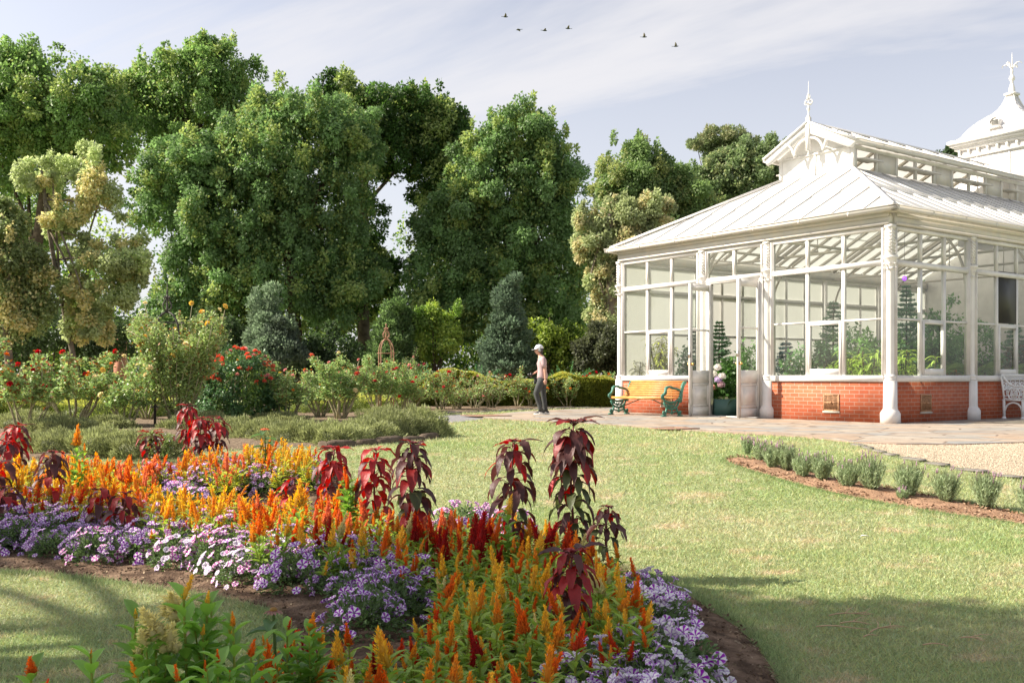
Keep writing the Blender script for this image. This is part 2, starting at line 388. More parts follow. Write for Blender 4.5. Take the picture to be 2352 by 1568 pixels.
sx = N.new('ShaderNodeSeparateColor'); L.new(vo.outputs['Color'], sx.inputs[0]); L.new(sx.outputs[0], rp.inputs[0])
no = N.new('ShaderNodeTexNoise'); no.inputs['Scale'].default_value = 3.5; no.inputs['Detail'].default_value = 8; L.new(tc.outputs['Object'], no.inputs['Vector'])
mr = N.new('ShaderNodeMapRange'); mr.inputs['To Min'].default_value = .5; mr.inputs['To Max'].default_value = 1.45; L.new(no.outputs['Fac'], mr.inputs['Value'])
hs = N.new('ShaderNodeHueSaturation'); L.new(rp.outputs[0], hs.inputs['Color']); L.new(mr.outputs[0], hs.inputs['Value'])
er = N.new('ShaderNodeValToRGB'); er.color_ramp.elements[0].position = .012; er.color_ramp.elements[1].position = .034; L.new(ve.outputs['Distance'], er.inputs[0])
mxx = N.new('ShaderNodeMixRGB'); mxx.inputs['Color1'].default_value = (.17, .13, .10, 1); L.new(er.outputs[0], mxx.inputs['Fac']); L.new(hs.outputs[0], mxx.inputs['Color2'])
L.new(mxx.outputs[0], b.inputs['Base Color']); b.inputs['Roughness'].default_value = .75
bp = N.new('ShaderNodeBump'); bp.inputs['Strength'].default_value = .35; bp.inputs['Distance'].default_value = .01; L.new(er.outputs[0], bp.inputs['Height']); L.new(bp.outputs[0], b.inputs['Normal'])
sheet('terrace', TERR_P, .03, m_flag, 1.2)
# terrace edge: a low rim of stone so that the slab has thickness
mb = MB(); pr = np.array(TERR)
for a_, b_ in zip(pr[:-1], pr[1:]):
    za, zb = gz(a_[1]), gz(b_[1])
    mb.add([[a_[0], a_[1], za - .1], [b_[0], b_[1], zb - .1], [b_[0], b_[1], zb + .03], [a_[0], a_[1], za + .03]], [[0, 1, 2, 3]])
tag(mb.build('terrace_edge', mat('edge_stone', (.36, .25, .2), .85, var=.3, vscale=3)), kind='structure')

m_grav, N, L, b = nodes_mat('gravel'); tc = N.new('ShaderNodeTexCoord'); vo = N.new('ShaderNodeTexVoronoi'); vo.inputs['Scale'].default_value = 45; L.new(tc.outputs['Object'], vo.inputs['Vector'])
rp = N.new('ShaderNodeValToRGB'); rp.color_ramp.elements[0].color = (.30, .23, .15, 1); rp.color_ramp.elements[1].color = (.50, .42, .31, 1); sx = N.new('ShaderNodeSeparateColor')
L.new(vo.outputs['Color'], sx.inputs[0]); L.new(sx.outputs[0], rp.inputs[0]); L.new(rp.outputs[0], b.inputs['Base Color']); b.inputs['Roughness'].default_value = .9
bp = N.new('ShaderNodeBump'); bp.inputs['Strength'].default_value = .7; bp.inputs['Distance'].default_value = .015; bp.invert = True; L.new(vo.outputs['Distance'], bp.inputs['Height']); L.new(bp.outputs[0], b.inputs['Normal'])
sheet('gravel', GRAV_P, .01, m_grav, .35)
# loose pebbles on the gravel so it has grain
npb = 26000; px_ = R.uniform(GRAV_P[:, 0].min(), 9.0, npb); py_ = R.uniform(GRAV_P[:, 1].min(), 15, npb)
k = inpoly(px_, py_, GRAV_P) & ~inpoly(px_, py_, TERR_P); px_, py_ = px_[k], py_[k]; n = len(px_); rr = R.uniform(.006, .014, n)
P0 = np.stack([px_, py_, gz(py_) + .012], 1); offs = np.array([[1, 0, 0], [0, 1, 0], [-1, 0, 0], [0, -1, 0], [0, 0, .9]])
th_ = R.uniform(0, 6.28, n); ro = np.stack([np.stack([np.cos(th_), -np.sin(th_), 0 * th_], 1), np.stack([np.sin(th_), np.cos(th_), 0 * th_], 1), np.tile([0, 0, 1.], (n, 1))], 1)
V = P0[:, None] + np.einsum('nij,kj->nki', ro, offs) * rr[:, None, None]; i5 = (np.arange(n) * 5)[:, None, None]
mb = MB(); cc = np.array([.50, .41, .30]) * R.uniform(.6, 1.15, (n, 1)); mb.add(V.reshape(-1, 3), (i5 + np.array([[0, 1, 4], [1, 2, 4], [2, 3, 4], [3, 0, 4]])).reshape(-1, 3), np.repeat(cc, 5, 0))
tag(mb.build('gravel_pebbles', mat('pebble', rough=.85, attr=True)), kind='stuff', label='loose cream pebbles scattered over the gravel forecourt')

# dark rough stones along the gravel edge and the shrub bed
def stone_row(pts, name, label, group, m, w=.16, h=.07, jit=.03, L0=.35, L1=.6):
    pts = np.array(pts, float); seg = np.linalg.norm(np.diff(pts, axis=0), axis=1); cum = np.concatenate([[0], np.cumsum(seg)]); s_ = 0; k_ = 0
    while s_ < cum[-1]:
        l = R.uniform(L0, L1); e = min(s_ + l, cum[-1]); a_ = np.array([np.interp(s_, cum, pts[:, i]) for i in (0, 1)]); c_ = np.array([np.interp(e, cum, pts[:, i]) for i in (0, 1)])
        o3 = (a_ + c_) / 2; d_ = c_ - a_; an = math.atan2(d_[1], d_[0]); hh = h * R.uniform(.7, 1.2)
        mb = MB(); mb.ball((0, 0, 0), 1.0, 10, 6); V = mb.V[0]; V = np.sign(V) * np.abs(V) ** .55; V = V * (1 + R.normal(0, .05, V.shape)) * np.array([np.linalg.norm(d_) * .5, w * .5 * R.uniform(.8, 1.2), hh]); mb.V[0] = V
        o = mb.build(name, m, None, True); o.location = (o3[0], o3[1], float(gz(o3[1])) + .01); o.rotation_euler = (0, 0, an)
        tag(o, label, 'stone', group); s_ = e + .01; k_ += 1
m_st = mat('bluestone', (.16, .145, .13), .9, var=.35, vscale=8, bump=.6, bscale=25)
stone_row(wp([(1960, 1021), (2010, 1036), (2070, 1052), (2200, 1077), (2352, 1101)]), 'edging_stone', 'flat grey edging stone set along the curved gravel edge', 'flat edging stones of the gravel', m_st, .15, .018, L0=.25, L1=.5)
stone_row(wp([(1002, 1006), (985, 1009), (930, 1015), (860, 1021), (800, 1026), (740, 1030)]), 'border_stone', 'rough brown border stone below the clipped olive shrubs', 'rough border stones of the shrub bed', mat('field_stone', (.11, .085, .065), .95, var=.4, vscale=6, bump=.8, bscale=25, spec=.1), .24, .09)
stone_row(wp([(960, 953), (1060, 949), (1180, 944), (1300, 939), (1425, 934.5)]), 'bed_edging_stone', 'low dark edging stone in front of the far rose row', 'low edging stones of the rose bed', m_st, .15, .05, L0=.6, L1=1.1)

# grass blades, real and short, denser towards the viewer
def field(n, y0, y1, pw, hgt, wid):
    u = R.uniform(0, 1, n); y = (y0 ** (1 - pw) + u * (y1 ** (1 - pw) - y0 ** (1 - pw))) ** (1 / (1 - pw)) if pw != 1 else y0 * (y1 / y0) ** u
    x = R.uniform(-.57, .57, n) * y; k = np.ones(n, bool)
    for P_ in (TERR_P, PATH_P, GRAV_P, BED_P, LAV_P, ROSE_P, LEFT_P):
        k &= ~inpoly(x, y, P_)
    x, y = x[k], y[k]; n = len(x); s_ = (y / 5.0) ** .5
    h_ = hgt * R.uniform(.5, 1.2, n); w_ = wid * R.uniform(.7, 1.2, n) * s_ * 1.25
    b0 = np.stack([x, y, gz(y)], 1); ln = rdir(n, .15, .95); ln[:, :2] *= 1.0; sd = side(ln)
    t_ = b0 + ln * h_[:, None] * s_[:, None]
    v = np.stack([b0 - sd * w_[:, None] / 2, b0 + sd * w_[:, None] / 2, t_], 1).reshape(-1, 3)
    c_ = R.uniform(.65, 1.3, (n, 1)) * np.stack([R.uniform(.85, 1.25, n), np.ones(n), R.uniform(.7, 1.1, n)], 1)
    return v, np.arange(3 * n).reshape(-1, 3), np.repeat(c_, 3, 0)
mb = MB(); mb.add(*field(620000, 4.0, 15, 1.1, .034, .0042)); mb.add(*field(200000, 15, 33, .8, .036, .006))
# longer tufts along the soil edges
def edge_tufts(P_, n, dens=.05, hh=.06):
    P_ = np.array(P_); q = np.roll(P_, -1, 0); l = np.linalg.norm(q - P_, axis=1); i_ = R.choice(len(P_), n, p=l / l.sum()); t = R.uniform(0, 1, (n, 1)); p = P_[i_] * (1 - t) + q[i_] * t
    p = p + R.normal(0, dens, p.shape); k = ~inpoly(p[:, 0], p[:, 1], P_) & (p[:, 1] > 3.5); p = p[k]; n = len(p)
    b0 = np.stack([p[:, 0], p[:, 1], gz(p[:, 1])], 1); ln = rdir(n, .3, 1); sd = side(ln); h_ = R.uniform(.4, 1.2, (n, 1)) * hh
    return np.stack([b0 - sd * .0028, b0 + sd * .0028, b0 + ln * h_], 1).reshape(-1, 3), np.arange(3 * n).reshape(-1, 3), np.repeat(R.uniform(.5, 1.0, (n, 1)) * [.9, 1, .8], 3, 0)
mb.add(*edge_tufts(BED_P, 60000)); mb.add(*edge_tufts(LAV_P, 14000, .06, .05)); mb.add(*edge_tufts(GRAV_P, 8000, .08, .05)); mb.add(*edge_tufts(TERR_P, 10000, .05, .045))
tag(mb.build('lawn_grass', m_blade), 'short mown grass with pale dry patches covering the lawn', kind='stuff')

# crumbs of soil and bark chips
def chips(P_, n, sz, cols, name, label, ymax=16):
    P_ = np.array(P_); x = R.uniform(P_[:, 0].min(), P_[:, 0].max(), n); y = R.uniform(max(3.2, P_[:, 1].min()), min(ymax, P_[:, 1].max()), n); k = inpoly(x, y, P_) & (np.abs(x / y) < .56); x, y = x[k], y[k]; n = len(x)
    b0 = np.stack([x, y, gz(y) + .024 + R.uniform(-.006, .012, n)], 1); d = rdir(n, -.3, .6); w = side(d); L_ = sz * R.uniform(.4, 1.5, n)
    c_ = np.array(cols)[R.integers(0, len(cols), n)] * R.uniform(.6, 1.2, (n, 1)); mb = MB(); mb.quads(b0, d, w, L_, L_ * .55, c_)
    tag(mb.build(name, mat('chip', rough=.95, attr=True, spec=.1)), label, kind='stuff')
chips(BED_P, 60000, .022, [(.12, .08, .055), (.2, .14, .09), (.32, .25, .17), (.15, .10, .07)], 'soil_crumbs', 'dark soil crumbs and bark chips on the flower bed')
chips(LAV_P, 14000, .03, [(.3, .18, .11), (.22, .13, .08), (.4, .27, .18)], 'dry_soil_crumbs', 'reddish dry soil crumbs under the lavender row')

# things lying on the lawn and terrace
def twig(px, py, ln, an, nb_, label):
    x, y, z = gp(px, py); mb = MB(); p = np.array([[t * ln, .02 * math.sin(3 * t * ln * 6), 0.012 + .012 * math.sin(t * 3)] for t in np.linspace(0, 1, 6)])
    mb.tube(p, np.linspace(.006, .003, 6), 5)
    for i in range(nb_):
        q = p[2 + i % 3]; mb.tube([q, q + [.06, .05 * (-1) ** i, .02], q + [.11, .11 * (-1) ** i, .015]], [.004, .003, .002], 4)
    o = mb.build('twig', mat('dry_twig', (.5, .34, .22), .8)); o.location = (x, y, z + .018); o.scale = (.75, .75, .75); o.rotation_euler = (0, 0, an); tag(o, label, 'twig', 'dry twigs fallen on the shaded lawn')
for a_ in ((1905, 1423, .32, .1, 3, 'forked pinkish twig, farthest back of the fallen twigs on the shaded lawn'), (1875, 1449, .36, -.25, 0, 'straight thick tan twig nearest the flower bed on the lawn'), (1930, 1441, .22, -.2, 1, 'thin short twig beside the middle of the fallen twigs'),
           (2000, 1462, .24, .5, 4, 'small branching twig lying right of the other pale twigs'), (1984, 1473, .1, 0, 0, 'tiny bark stub just below the branching twig'), (2207, 1475, .14, -.8, 2, 'lone brown twig far to the right on the shaded lawn'), (1420 + 700, 1492, .16, -.3, 0, 'faint thin twig low on the shaded lawn')):
    twig(*a_)
x, y, z = gp(1975, 1238); mb = MB(); mb.leaves([[0, 0, 0]], np.array([[1, 0, .1]]), np.array([[0, 1, 0]]), .09, .035, .1, .3, 5); o = mb.build('feather', mat('feather_white', (.8, .78, .74), .6)); o.location = (x, y, z + .025); tag(o, 'small white feather lying in the middle of the lawn', 'feather')
def drain(px, py, lx, ly, an, label):
    x, y, z = gp(px, py); r_ = thing('drain_cover', label, 'drain cover', (x, y, z + .034), an); mb = MB()
    for a1, a2 in (((-lx, -ly), (lx, -ly)), ((lx, -ly), (lx, ly)), ((lx, ly), (-lx, ly)), ((-lx, ly), (-lx, -ly))): mb.bar((*a1, .004), (*a2, .004), .03, .014)
    mb.build('frame', mat('rust_iron', (.26, .15, .1), .7, var=.3), r_); mb = MB()
    for i in range(9): mb.box((-lx + (i + .5) * 2 * lx / 9, 0, .003), (lx / 9 * 1.3, 2 * ly - .04, .008))
    mb.box((0, 0, -.001), (2 * lx - .03, 2 * ly - .03, .004)); mb.build('grating', mat('rust_iron', (.26, .15, .1)), r_)
drain(1549, 988, .33, .3, bth, 'small rusty drain cover on the terrace between bench and lawn'); drain(1116, 957.5, .45, .45, .5, 'rusty drain cover where the asphalt path meets the terrace')
# ================================================================== the glasshouse (local x runs along the shaded face, y along the sunny face)
LY, LX = 8.08, 14.6
W_ = mat('white_paint', (.74, .715, .69), .45, var=.09, vscale=3.2, bump=.1, bscale=30)
W2 = mat('old_white_paint', (.68, .65, .61), .5, var=.10, vscale=3.5, tint=(.66, .61, .54))
m_metal = mat('tap_metal', (.55, .53, .5), .35, metal=.9); m_brass = mat('brass', (.75, .5, .18), .3, metal=1.0)
def brick_mat(name, ax, base=(.40, .088, .034)):
    m, N, L, b = nodes_mat(name); tc = N.new('ShaderNodeTexCoord'); sp = N.new('ShaderNodeSeparateXYZ'); cb = N.new('ShaderNodeCombineXYZ')
    L.new(tc.outputs['Object'], sp.inputs[0]); L.new(sp.outputs[ax], cb.inputs[0]); L.new(sp.outputs[2], cb.inputs[1])
    br = N.new('ShaderNodeTexBrick'); br.inputs['Scale'].default_value = 1; br.inputs['Brick Width'].default_value = .235; br.inputs['Row Height'].default_value = .083
    br.inputs['Mortar Size'].default_value = .0055; br.inputs['Mortar Smooth'].default_value = .25; br.inputs['Bias'].default_value = -.1
    br.inputs['Color1'].default_value = (*base, 1); br.inputs['Color2'].default_value = (base[0] * 1.12, base[1] * 1.35, base[2] * 1.5, 1); br.inputs['Mortar'].default_value = (.46, .33, .26, 1)
    L.new(cb.outputs[0], br.inputs['Vector']); no = N.new('ShaderNodeTexNoise'); no.inputs['Scale'].default_value = 4; no.inputs['Detail'].default_value = 6; L.new(tc.outputs['Object'], no.inputs['Vector'])
    mr = N.new('ShaderNodeMapRange'); mr.inputs['To Min'].default_value = .72; mr.inputs['To Max'].default_value = 1.25; L.new(no.outputs['Fac'], mr.inputs['Value'])
    h = N.new('ShaderNodeHueSaturation'); L.new(mr.outputs[0], h.inputs['Value']); L.new(br.outputs['Color'], h.inputs['Color']); L.new(h.outputs[0], b.inputs['Base Color'])
    b.inputs['Roughness'].default_value = .8; bp = N.new('ShaderNodeBump'); bp.inputs['Strength'].default_value = .6; bp.inputs['Distance'].default_value = .01; bp.invert = True
    L.new(br.outputs['Fac'], bp.inputs['Height']); L.new(bp.outputs[0], b.inputs['Normal']); return m
m_brk_y = brick_mat('brick_along_y', 1); m_brk_x = brick_mat('brick_along_x', 0)
# thin glass: a pane without refraction
m_glass, N, L, b = nodes_mat('window_glass'); N.remove(b); tr = N.new('ShaderNodeBsdfTransparent'); tr.inputs[0].default_value = (.90, .94, .91, 1); gl = N.new('ShaderNodeBsdfGlossy'); gl.inputs['Roughness'].default_value = .03
df = N.new('ShaderNodeBsdfDiffuse'); df.inputs[0].default_value = (.7, .72, .68, 1); fr = N.new('ShaderNodeFresnel'); ge = N.new('ShaderNodeNewGeometry'); mr = N.new('ShaderNodeMapRange'); mr.inputs['To Min'].default_value = 1.45; mr.inputs['To Max'].default_value = 1 / 1.45; L.new(ge.outputs['Backfacing'], mr.inputs['Value']); L.new(mr.outputs[0], fr.inputs['IOR']); m1 = N.new('ShaderNodeMixShader'); m2 = N.new('ShaderNodeMixShader'); m2.inputs[0].default_value = .035
L.new(fr.outputs[0], m1.inputs[0]); L.new(tr.outputs[0], m1.inputs[1]); L.new(gl.outputs[0], m1.inputs[2]); L.new(m1.outputs[0], m2.inputs[1]); L.new(df.outputs[0], m2.inputs[2]); L.new(m2.outputs[0], N['Material Output'].inputs['Surface'])
# whitewashed glass of the roof and of the far walls lets light through
def washed(name, col, tf):
    m, N, L, b = nodes_mat(name); b.inputs['Roughness'].default_value = .4; tc = N.new('ShaderNodeTexCoord'); no = N.new('ShaderNodeTexNoise'); no.inputs['Scale'].default_value = 1.6; no.inputs['Detail'].default_value = 7
    no.inputs['Roughness'].default_value = .7; L.new(tc.outputs['Object'], no.inputs['Vector']); r = N.new('ShaderNodeMixRGB'); r.inputs['Color1'].default_value = (*[c * .86 for c in col], 1); r.inputs['Color2'].default_value = (*col, 1)
    L.new(no.outputs['Fac'], r.inputs['Fac']); n9 = N.new('ShaderNodeTexNoise'); n9.inputs['Scale'].default_value = 5.5; n9.inputs['Detail'].default_value = 9; n9.inputs['Roughness'].default_value = .75; L.new(tc.outputs['Object'], n9.inputs['Vector']); r9 = N.new('ShaderNodeValToRGB'); r9.color_ramp.elements[0].position = .60; r9.color_ramp.elements[1].position = .68; L.new(n9.outputs['Fac'], r9.inputs[0]); x9 = N.new('ShaderNodeMixRGB'); x9.inputs['Color2'].default_value = (.50, .50, .48, 1) if 'roof' in name else (*col, 1); L.new(r.outputs[0], x9.inputs['Color1']); L.new(r9.outputs[0], x9.inputs['Fac']); L.new(x9.outputs[0], b.inputs['Base Color']); t = N.new('ShaderNodeBsdfTranslucent'); t.inputs[0].default_value = (.82, .82, .77, 1)
    s = N.new('ShaderNodeMixShader'); s.inputs[0].default_value = tf; L.new(b.outputs[0], s.inputs[1]); L.new(t.outputs[0], s.inputs[2]); L.new(s.outputs[0], N['Material Output'].inputs['Surface']); return m
m_roof = washed('whitewashed_roof', (.76, .76, .755), .36); m_wall_w = washed('frosted_wall_glass', (.62, .64, .58), .36)

GH = thing('glasshouse', 'white Victorian glasshouse with red brick base, hipped roof and domed lantern', 'glasshouse', (bC[0], bC[1], 0.03), bth)
ZS, ZT, ZH = .97, 3.26, 3.97
# frame planes: face 'L' is x=0 facing -x, coordinate along = y; face 'R' is y=0 facing -y, coordinate along = x
def fp(face, a, o, z):      # a along, o outwards
    return {'L': (-o, a, z), 'R': (a, -o, z), 'B': (a, LY + o, z)}[face]
def fbox(mb, face, a0, a1, o0, o1, z0, z1): mb.box2(fp(face, a0, o0, z0), fp(face, a1, o1, z1))
def column(face, a, corner=False):
    r_ = empty('column', fp(face, a, 0, 0), 0, GH); mb = MB(); q = math.pi / 8
    mb.lathe([(.0, 0), (.185, 0), (.185, .2), (.165, .235), (.16, .25), (.14, .27), (.13, .3), (.125, .86), (.0, .86)], 8, rot=q, square=True)
    mb.build('pedestal', W_, r_); mb = MB()
    mb.lathe([(.0, .86), (.12, .865), (.125, .885), (.1, .9), (.115, .93), (.12, .95), (.095, .975), (.085, .99), (.0, 1.0)], 16)
    k = np.arange(24) * 2 * np.pi / 24; rr_ = .073 + .006 * (np.arange(24) % 2)
    n = 24; v = np.concatenate([np.stack([rr_ * np.cos(k), rr_ * np.sin(k), np.full(n, z)], 1) for z in (.99, 3.12)]); j = np.arange(n)
    mb.add(v, np.stack([j, (j + 1) % n, n + (j + 1) % n, n + j], 1)); mb.build('shaft', W_, r_); mb = MB()
    mb.lathe([(.0, 3.1), (.088, 3.1), (.095, 3.125), (.08, 3.14), (.085, 3.17), (.10, 3.25), (.135, 3.33), (.15, 3.345), (.15, 3.385), (.0, 3.385)], 8, rot=q)
    for i in range(8):
        for zb, ro_, s_ in ((3.14, .083, .09), (3.22, .09, .11)):
            an = i * math.pi / 4 + (.39 if zb > 3.2 else 0); c_, s2 = math.cos(an), math.sin(an)
            mb.leaves([[c_ * ro_, s2 * ro_, zb]], np.array([[c_ * .45, s2 * .45, 1]]), np.array([[-s2, c_, 0]]), s_, .06, 1.1, -.2, 4)
    mb.build('capital', W_, r_); mb = MB(); mb.box2((-.068, -.068, 3.385), (.068, .068, 4.02))
    for i in range(8): mb.tube([(-.072, -.07, 3.42 + i * .07), (-.074, .07, 3.47 + i * .07)], .012, 5); mb.tube([(-.07, -.072, 3.47 + i * .07), (.07, -.074, 3.42 + i * .07)], .012, 5)
    mb.box2((-.085, -.085, 3.95), (.085, .085, 4.02)); mb.build('twisted_post', W_, r_)
    return r_
for f_, a_ in (('L', LY), ('L', 5.09), ('L', 3.11), ('L', 0.0), ('R', 3.04), ('R', 6.08), ('R', 9.12), ('R', 12.16)): column(f_, a_)

def window(face, a0, a1, z0, npane=3, sash=True, frosted=False, upper_only=False, dark=None):
    w = empty('window', (0, 0, 0), 0, GH); mb = MB(); J = .075
    fbox(mb, face, a0, a0 + J, -.05, .045, z0, ZH + .03); fbox(mb, face, a1 - J, a1, -.05, .045, z0, ZH + .03)
    fbox(mb, face, a0 + .02, a0 + .05, .045, .065, z0, ZH); fbox(mb, face, a1 - .05, a1 - .02, .045, .065, z0, ZH)
    fbox(mb, face, a0 + J, a1 - J, -.048, .043, ZH - .05, ZH + .03); A0, A1 = a0 + J, a1 - J; pw = (A1 - A0) / npane
    fbox(mb, face, A0, A1, -.045, .055, ZT - .055, ZT + .055)
    for i in range(1, npane):
        c_ = A0 + i * pw
        if not upper_only: fbox(mb, face, c_ - .035, c_ + .035, -.04, .03, z0, ZT - .055)
        fbox(mb, face, c_ - .035, c_ + .035, -.04, .03, ZT + .055, ZH - .05)
    if not upper_only:
        for i in range(npane): fbox(mb, face, A0 + i * pw + (.035 if i else 0), A0 + (i + 1) * pw - (.035 if i < npane - 1 else 0), -.035, .027, 2.10, 2.14)
    mb.build('frame', W_, w); gm = m_wall_w if frosted else m_glass
    mb = MB()
    for i in range(npane):
        u0, u1 = A0 + i * pw + .002, A0 + (i + 1) * pw - .002
        cells = [(ZT + .02, ZH - .02)] + ([] if upper_only else [(2.12, ZT - .02), (z0, 2.12)])
        for q0, q1 in cells: mb.add([fp(face, u0, 0, q0), fp(face, u1, 0, q0), fp(face, u1, 0, q1), fp(face, u0, 0, q1)], [[0, 1, 2, 3]])
    mb.build('panes', gm, w)
    if sash and not upper_only and npane == 3:
        mb = MB(); s0, s1 = A0 + pw + .035, A0 + 2 * pw - .035; q1 = 2.10; t = .055
        fbox(mb, face, s0, s0 + t, -.02, .05, z0 + .005, q1); fbox(mb, face, s1 - t, s1, -.02, .05, z0 + .005, q1); fbox(mb, face, s0 + t, s1 - t, -.02, .05, z0 + .005, z0 + .14); fbox(mb, face, s0 + t, s1 - t, -.02, .05, q1 - t, q1)
        mb.build('sash', W_, w)
    if dark:
        i = dark; u0, u1 = A0 + i * pw + .04, A0 + (i + 1) * pw - .04; mb = MB(); fbox(mb, face, u0, u1, .006, .02, 2.16, ZT + .08); mb.build('dark_screen', mat('dark_panel', (.035, .035, .03), .5), w)
    return w
window('L', 5.20, 7.98, ZS); window('L', .10, 3.01, ZS); window('L', 3.21, 4.99, ZT + .05, 2, False, upper_only=True)
window('R', .10, 2.93, ZS); window('R', 3.15, 5.97, ZS, dark=1); window('R', 6.19, 9.01, ZS); window('R', 9.23, 12.05, ZS)
for i in range(5): window('B', .10 + i * 2.9, 2.93 + i * 2.9, ZS, 3, False, frosted=True)
# sill, frieze, brick base
for nm, fc, a0, a1 in (('L', 'L', 5.20, 7.95), ('L', 'L', .13, 2.98), ('R', 'R', .13, 2.91), ('R', 'R', 3.17, 5.95), ('R', 'R', 6.21, 8.99), ('R', 'R', 9.25, LX), ('B', 'B', .1, LX)):
    mb = MB(); fbox(mb, fc, a0, a1, -.06, .07, .84, .97); mb.build('sill', W_, GH)
    mb = MB(); fbox(mb, fc, a0, a1, -.12, .03, -.05, .84); mb.build('brick_base', m_brk_y if nm == 'L' else m_brk_x, GH)
for fc, a1 in (('L', LY), ('R', LX), ('B', LX)):
    mb = MB(); a0 = -.02 if fc == 'L' else .1
    fbox(mb, fc, a0, a1 + (.02 if fc == 'L' else 0), -.08, .07, 4.02, 4.26); fbox(mb, fc, a0, a1, .07, .10, 4.02, 4.07); fbox(mb, fc, a0, a1, .07, .12, 4.19, 4.262)
    mb.build('frieze', W2, GH)
def vent(face, a):
    r_ = empty('air_vent', (0, 0, 0), 0, GH); mr_ = mat('rust_vent', (.38, .2, .1), .7, var=.35, vscale=30); mb = MB()
    fbox(mb, face, a - .19, a + .19, .028, .034, .22, .56); mb.build('backing', mat('vent_dark', (.03, .02, .015), .9), r_); mb = MB()
    for q in ((-.2, -.17), (.17, .2)): fbox(mb, face, a + q[0], a + q[1], .034, .05, .21, .57)
    for q in ((.21, .24), (.375, .405), (.54, .57)): fbox(mb, face, a - .17, a + .17, .034, .05, *q)
    for i in range(11): c_ = a - .17 + (i + .5) * .34 / 11; fbox(mb, face, c_ - .007, c_ + .007, .034, .046, .24, .54)
    mb.ball(fp(face, a, .06, .39), .025); mb.build('grille', mr_, r_); mb = MB(); fbox(mb, face, a - .21, a + .21, .031, .06, .17, .208); mb.build('ledge', mat('old_stone', (.5, .45, .38), .9), r_)
vent('L', 1.38); vent('L', 6.3); vent('R', 1.22)

# roof: eaves at zE, lantern base at inset S
S_, zE, zR = 2.95, 4.34, 6.0; e_ = .2; y1_, y2_ = S_, LY - S_
def slope(quad, name, m=m_roof, lap=True, ribs=.62, ribm=None, bw=.04, bh=.03):
    """quad: eave a, eave b, top b, top a"""
    q = np.array(quad, float); nrm = np.cross(q[1] - q[0], q[3] - q[0]); nrm /= np.linalg.norm(nrm); nrm = nrm if nrm[2] > 0 else -nrm
    r_ = empty(name, (0, 0, 0), 0, GH); mb = MB(); mid0 = (q[0] + q[3]) / 2; mid1 = (q[1] + q[2]) / 2
    if lap:
        mb.add([q[0], q[1], mid1, mid0], [[0, 1, 2, 3]]); dn = (q[0] - q[3]) * .02; mb.add(np.array([mid0 + dn, mid1 + dn, q[2], q[3]]) + nrm * .022, [[0, 1, 2, 3]])
        mb.add(np.array([mid0 + dn, mid1 + dn, mid1 + dn + nrm * .022, mid0 + dn + nrm * .022]), [[0, 1, 2, 3]])
    else: mb.add(q, [[0, 1, 2, 3]])
    mb.build('panel', m, r_)
    mb = MB(); ed = unit(q[1] - q[0]); Lb = np.linalg.norm(q[1] - q[0]); ta, tb = np.dot(q[3] - q[0], ed), np.dot(q[2] - q[0], ed); up = (q[3] - q[0]) - ed * ta
    k = ribs
    while k < Lb - .1:
        f0, f1 = 0.0, 1.0
        if k < ta: f1 = k / ta
        if k > tb and tb < Lb: f1 = min(f1, (Lb - k) / (Lb - tb))
        p = q[0] + ed * k + nrm * .012; t_ = p + up * f1
        if f1 > .05:
            if lap and f1 > .5: pm = p + up * .48; mb.bar(p, pm, bw, bh, nrm); mb.bar(pm + nrm * .022, t_ + nrm * .022, bw, bh, nrm)
            else: mb.bar(p, t_, bw, bh, nrm)
        k += ribs
    mb.build('glazing_bars', ribm or W_, r_); mb = MB(); k = ribs
    while k < Lb - .1:       # timber rafters underneath
        f1 = 1.0
        if k < ta: f1 = k / ta
        if k > tb and tb < Lb: f1 = min(f1, (Lb - k) / (Lb - tb))
        p = q[0] + ed * k - nrm * .05
        if f1 > .1: mb.bar(p + up * .04, p + up * f1 * .98, .05, .07, nrm)
        k += ribs
    mb.build('rafters', mat('timber_paint', (.55, .50, .42), .6), r_); return r_
slope([(-e_, -e_, zE), (-e_, LY + e_, zE), (S_, y2_, zR), (S_, y1_, zR)], 'end_roof_slope', ribs=.78, bw=.03, bh=.022)
slope([(-e_, -e_, zE), (LX, -e_, zE), (LX, y1_, zR), (S_, y1_, zR)], 'front_roof_slope')
slope([(-e_, LY + e_, zE), (LX, LY + e_, zE), (LX, y2_, zR), (S_, y2_, zR)], 'back_roof_slope')
mb = MB()
for a_, b_ in (((-e_, -e_, zE), (S_, y1_, zR)), ((-e_, LY + e_, zE), (S_, y2_, zR))):
    p, q = np.array(a_) + [0, 0, .04], np.array(b_) + [0, 0, .04]; mb.bar(p, q, .14, .035); mb.tube([p + [0, 0, .03], q + [0, 0, .03]], .025, 6)
mb.build('hip_flashing', W_, GH)
def gutter(pts, name='gutter', parent=GH, r=.07):
    mb = MB(); pts = [np.array(p, float) for p in pts]
    for a_, b_ in zip(pts[:-1], pts[1:]):
        d = unit(b_ - a_); mb.bar(a_ - d * .06, b_ + d * .06, .12, .085); mb.bar(a_ - d * .075 + [0, 0, .05], b_ + d * .075 + [0, 0, .05], .15, .022)
        Ls = np.linalg.norm(b_ - a_); k = 1.0
        while k < Ls: mb.bar(a_ + d * k, a_ + d * (k + .04), .135, .1); k += 1.25
    return mb.build(name, W2, parent)
zg = 4.31; gutter([(LX, -e_ - .04, zg), (-e_ - .04, -e_ - .04, zg), (-e_ - .04, LY + e_ + .04, zg), (LX, LY + e_ + .04, zg)])
mb = MB(); mb.box2((-.13, -.13, 4.262), (LX, -.03, 4.28)); mb.box2((-.13, -.03, 4.262), (-.03, LY + .13, 4.28)); mb.build('soffit', W2, GH)

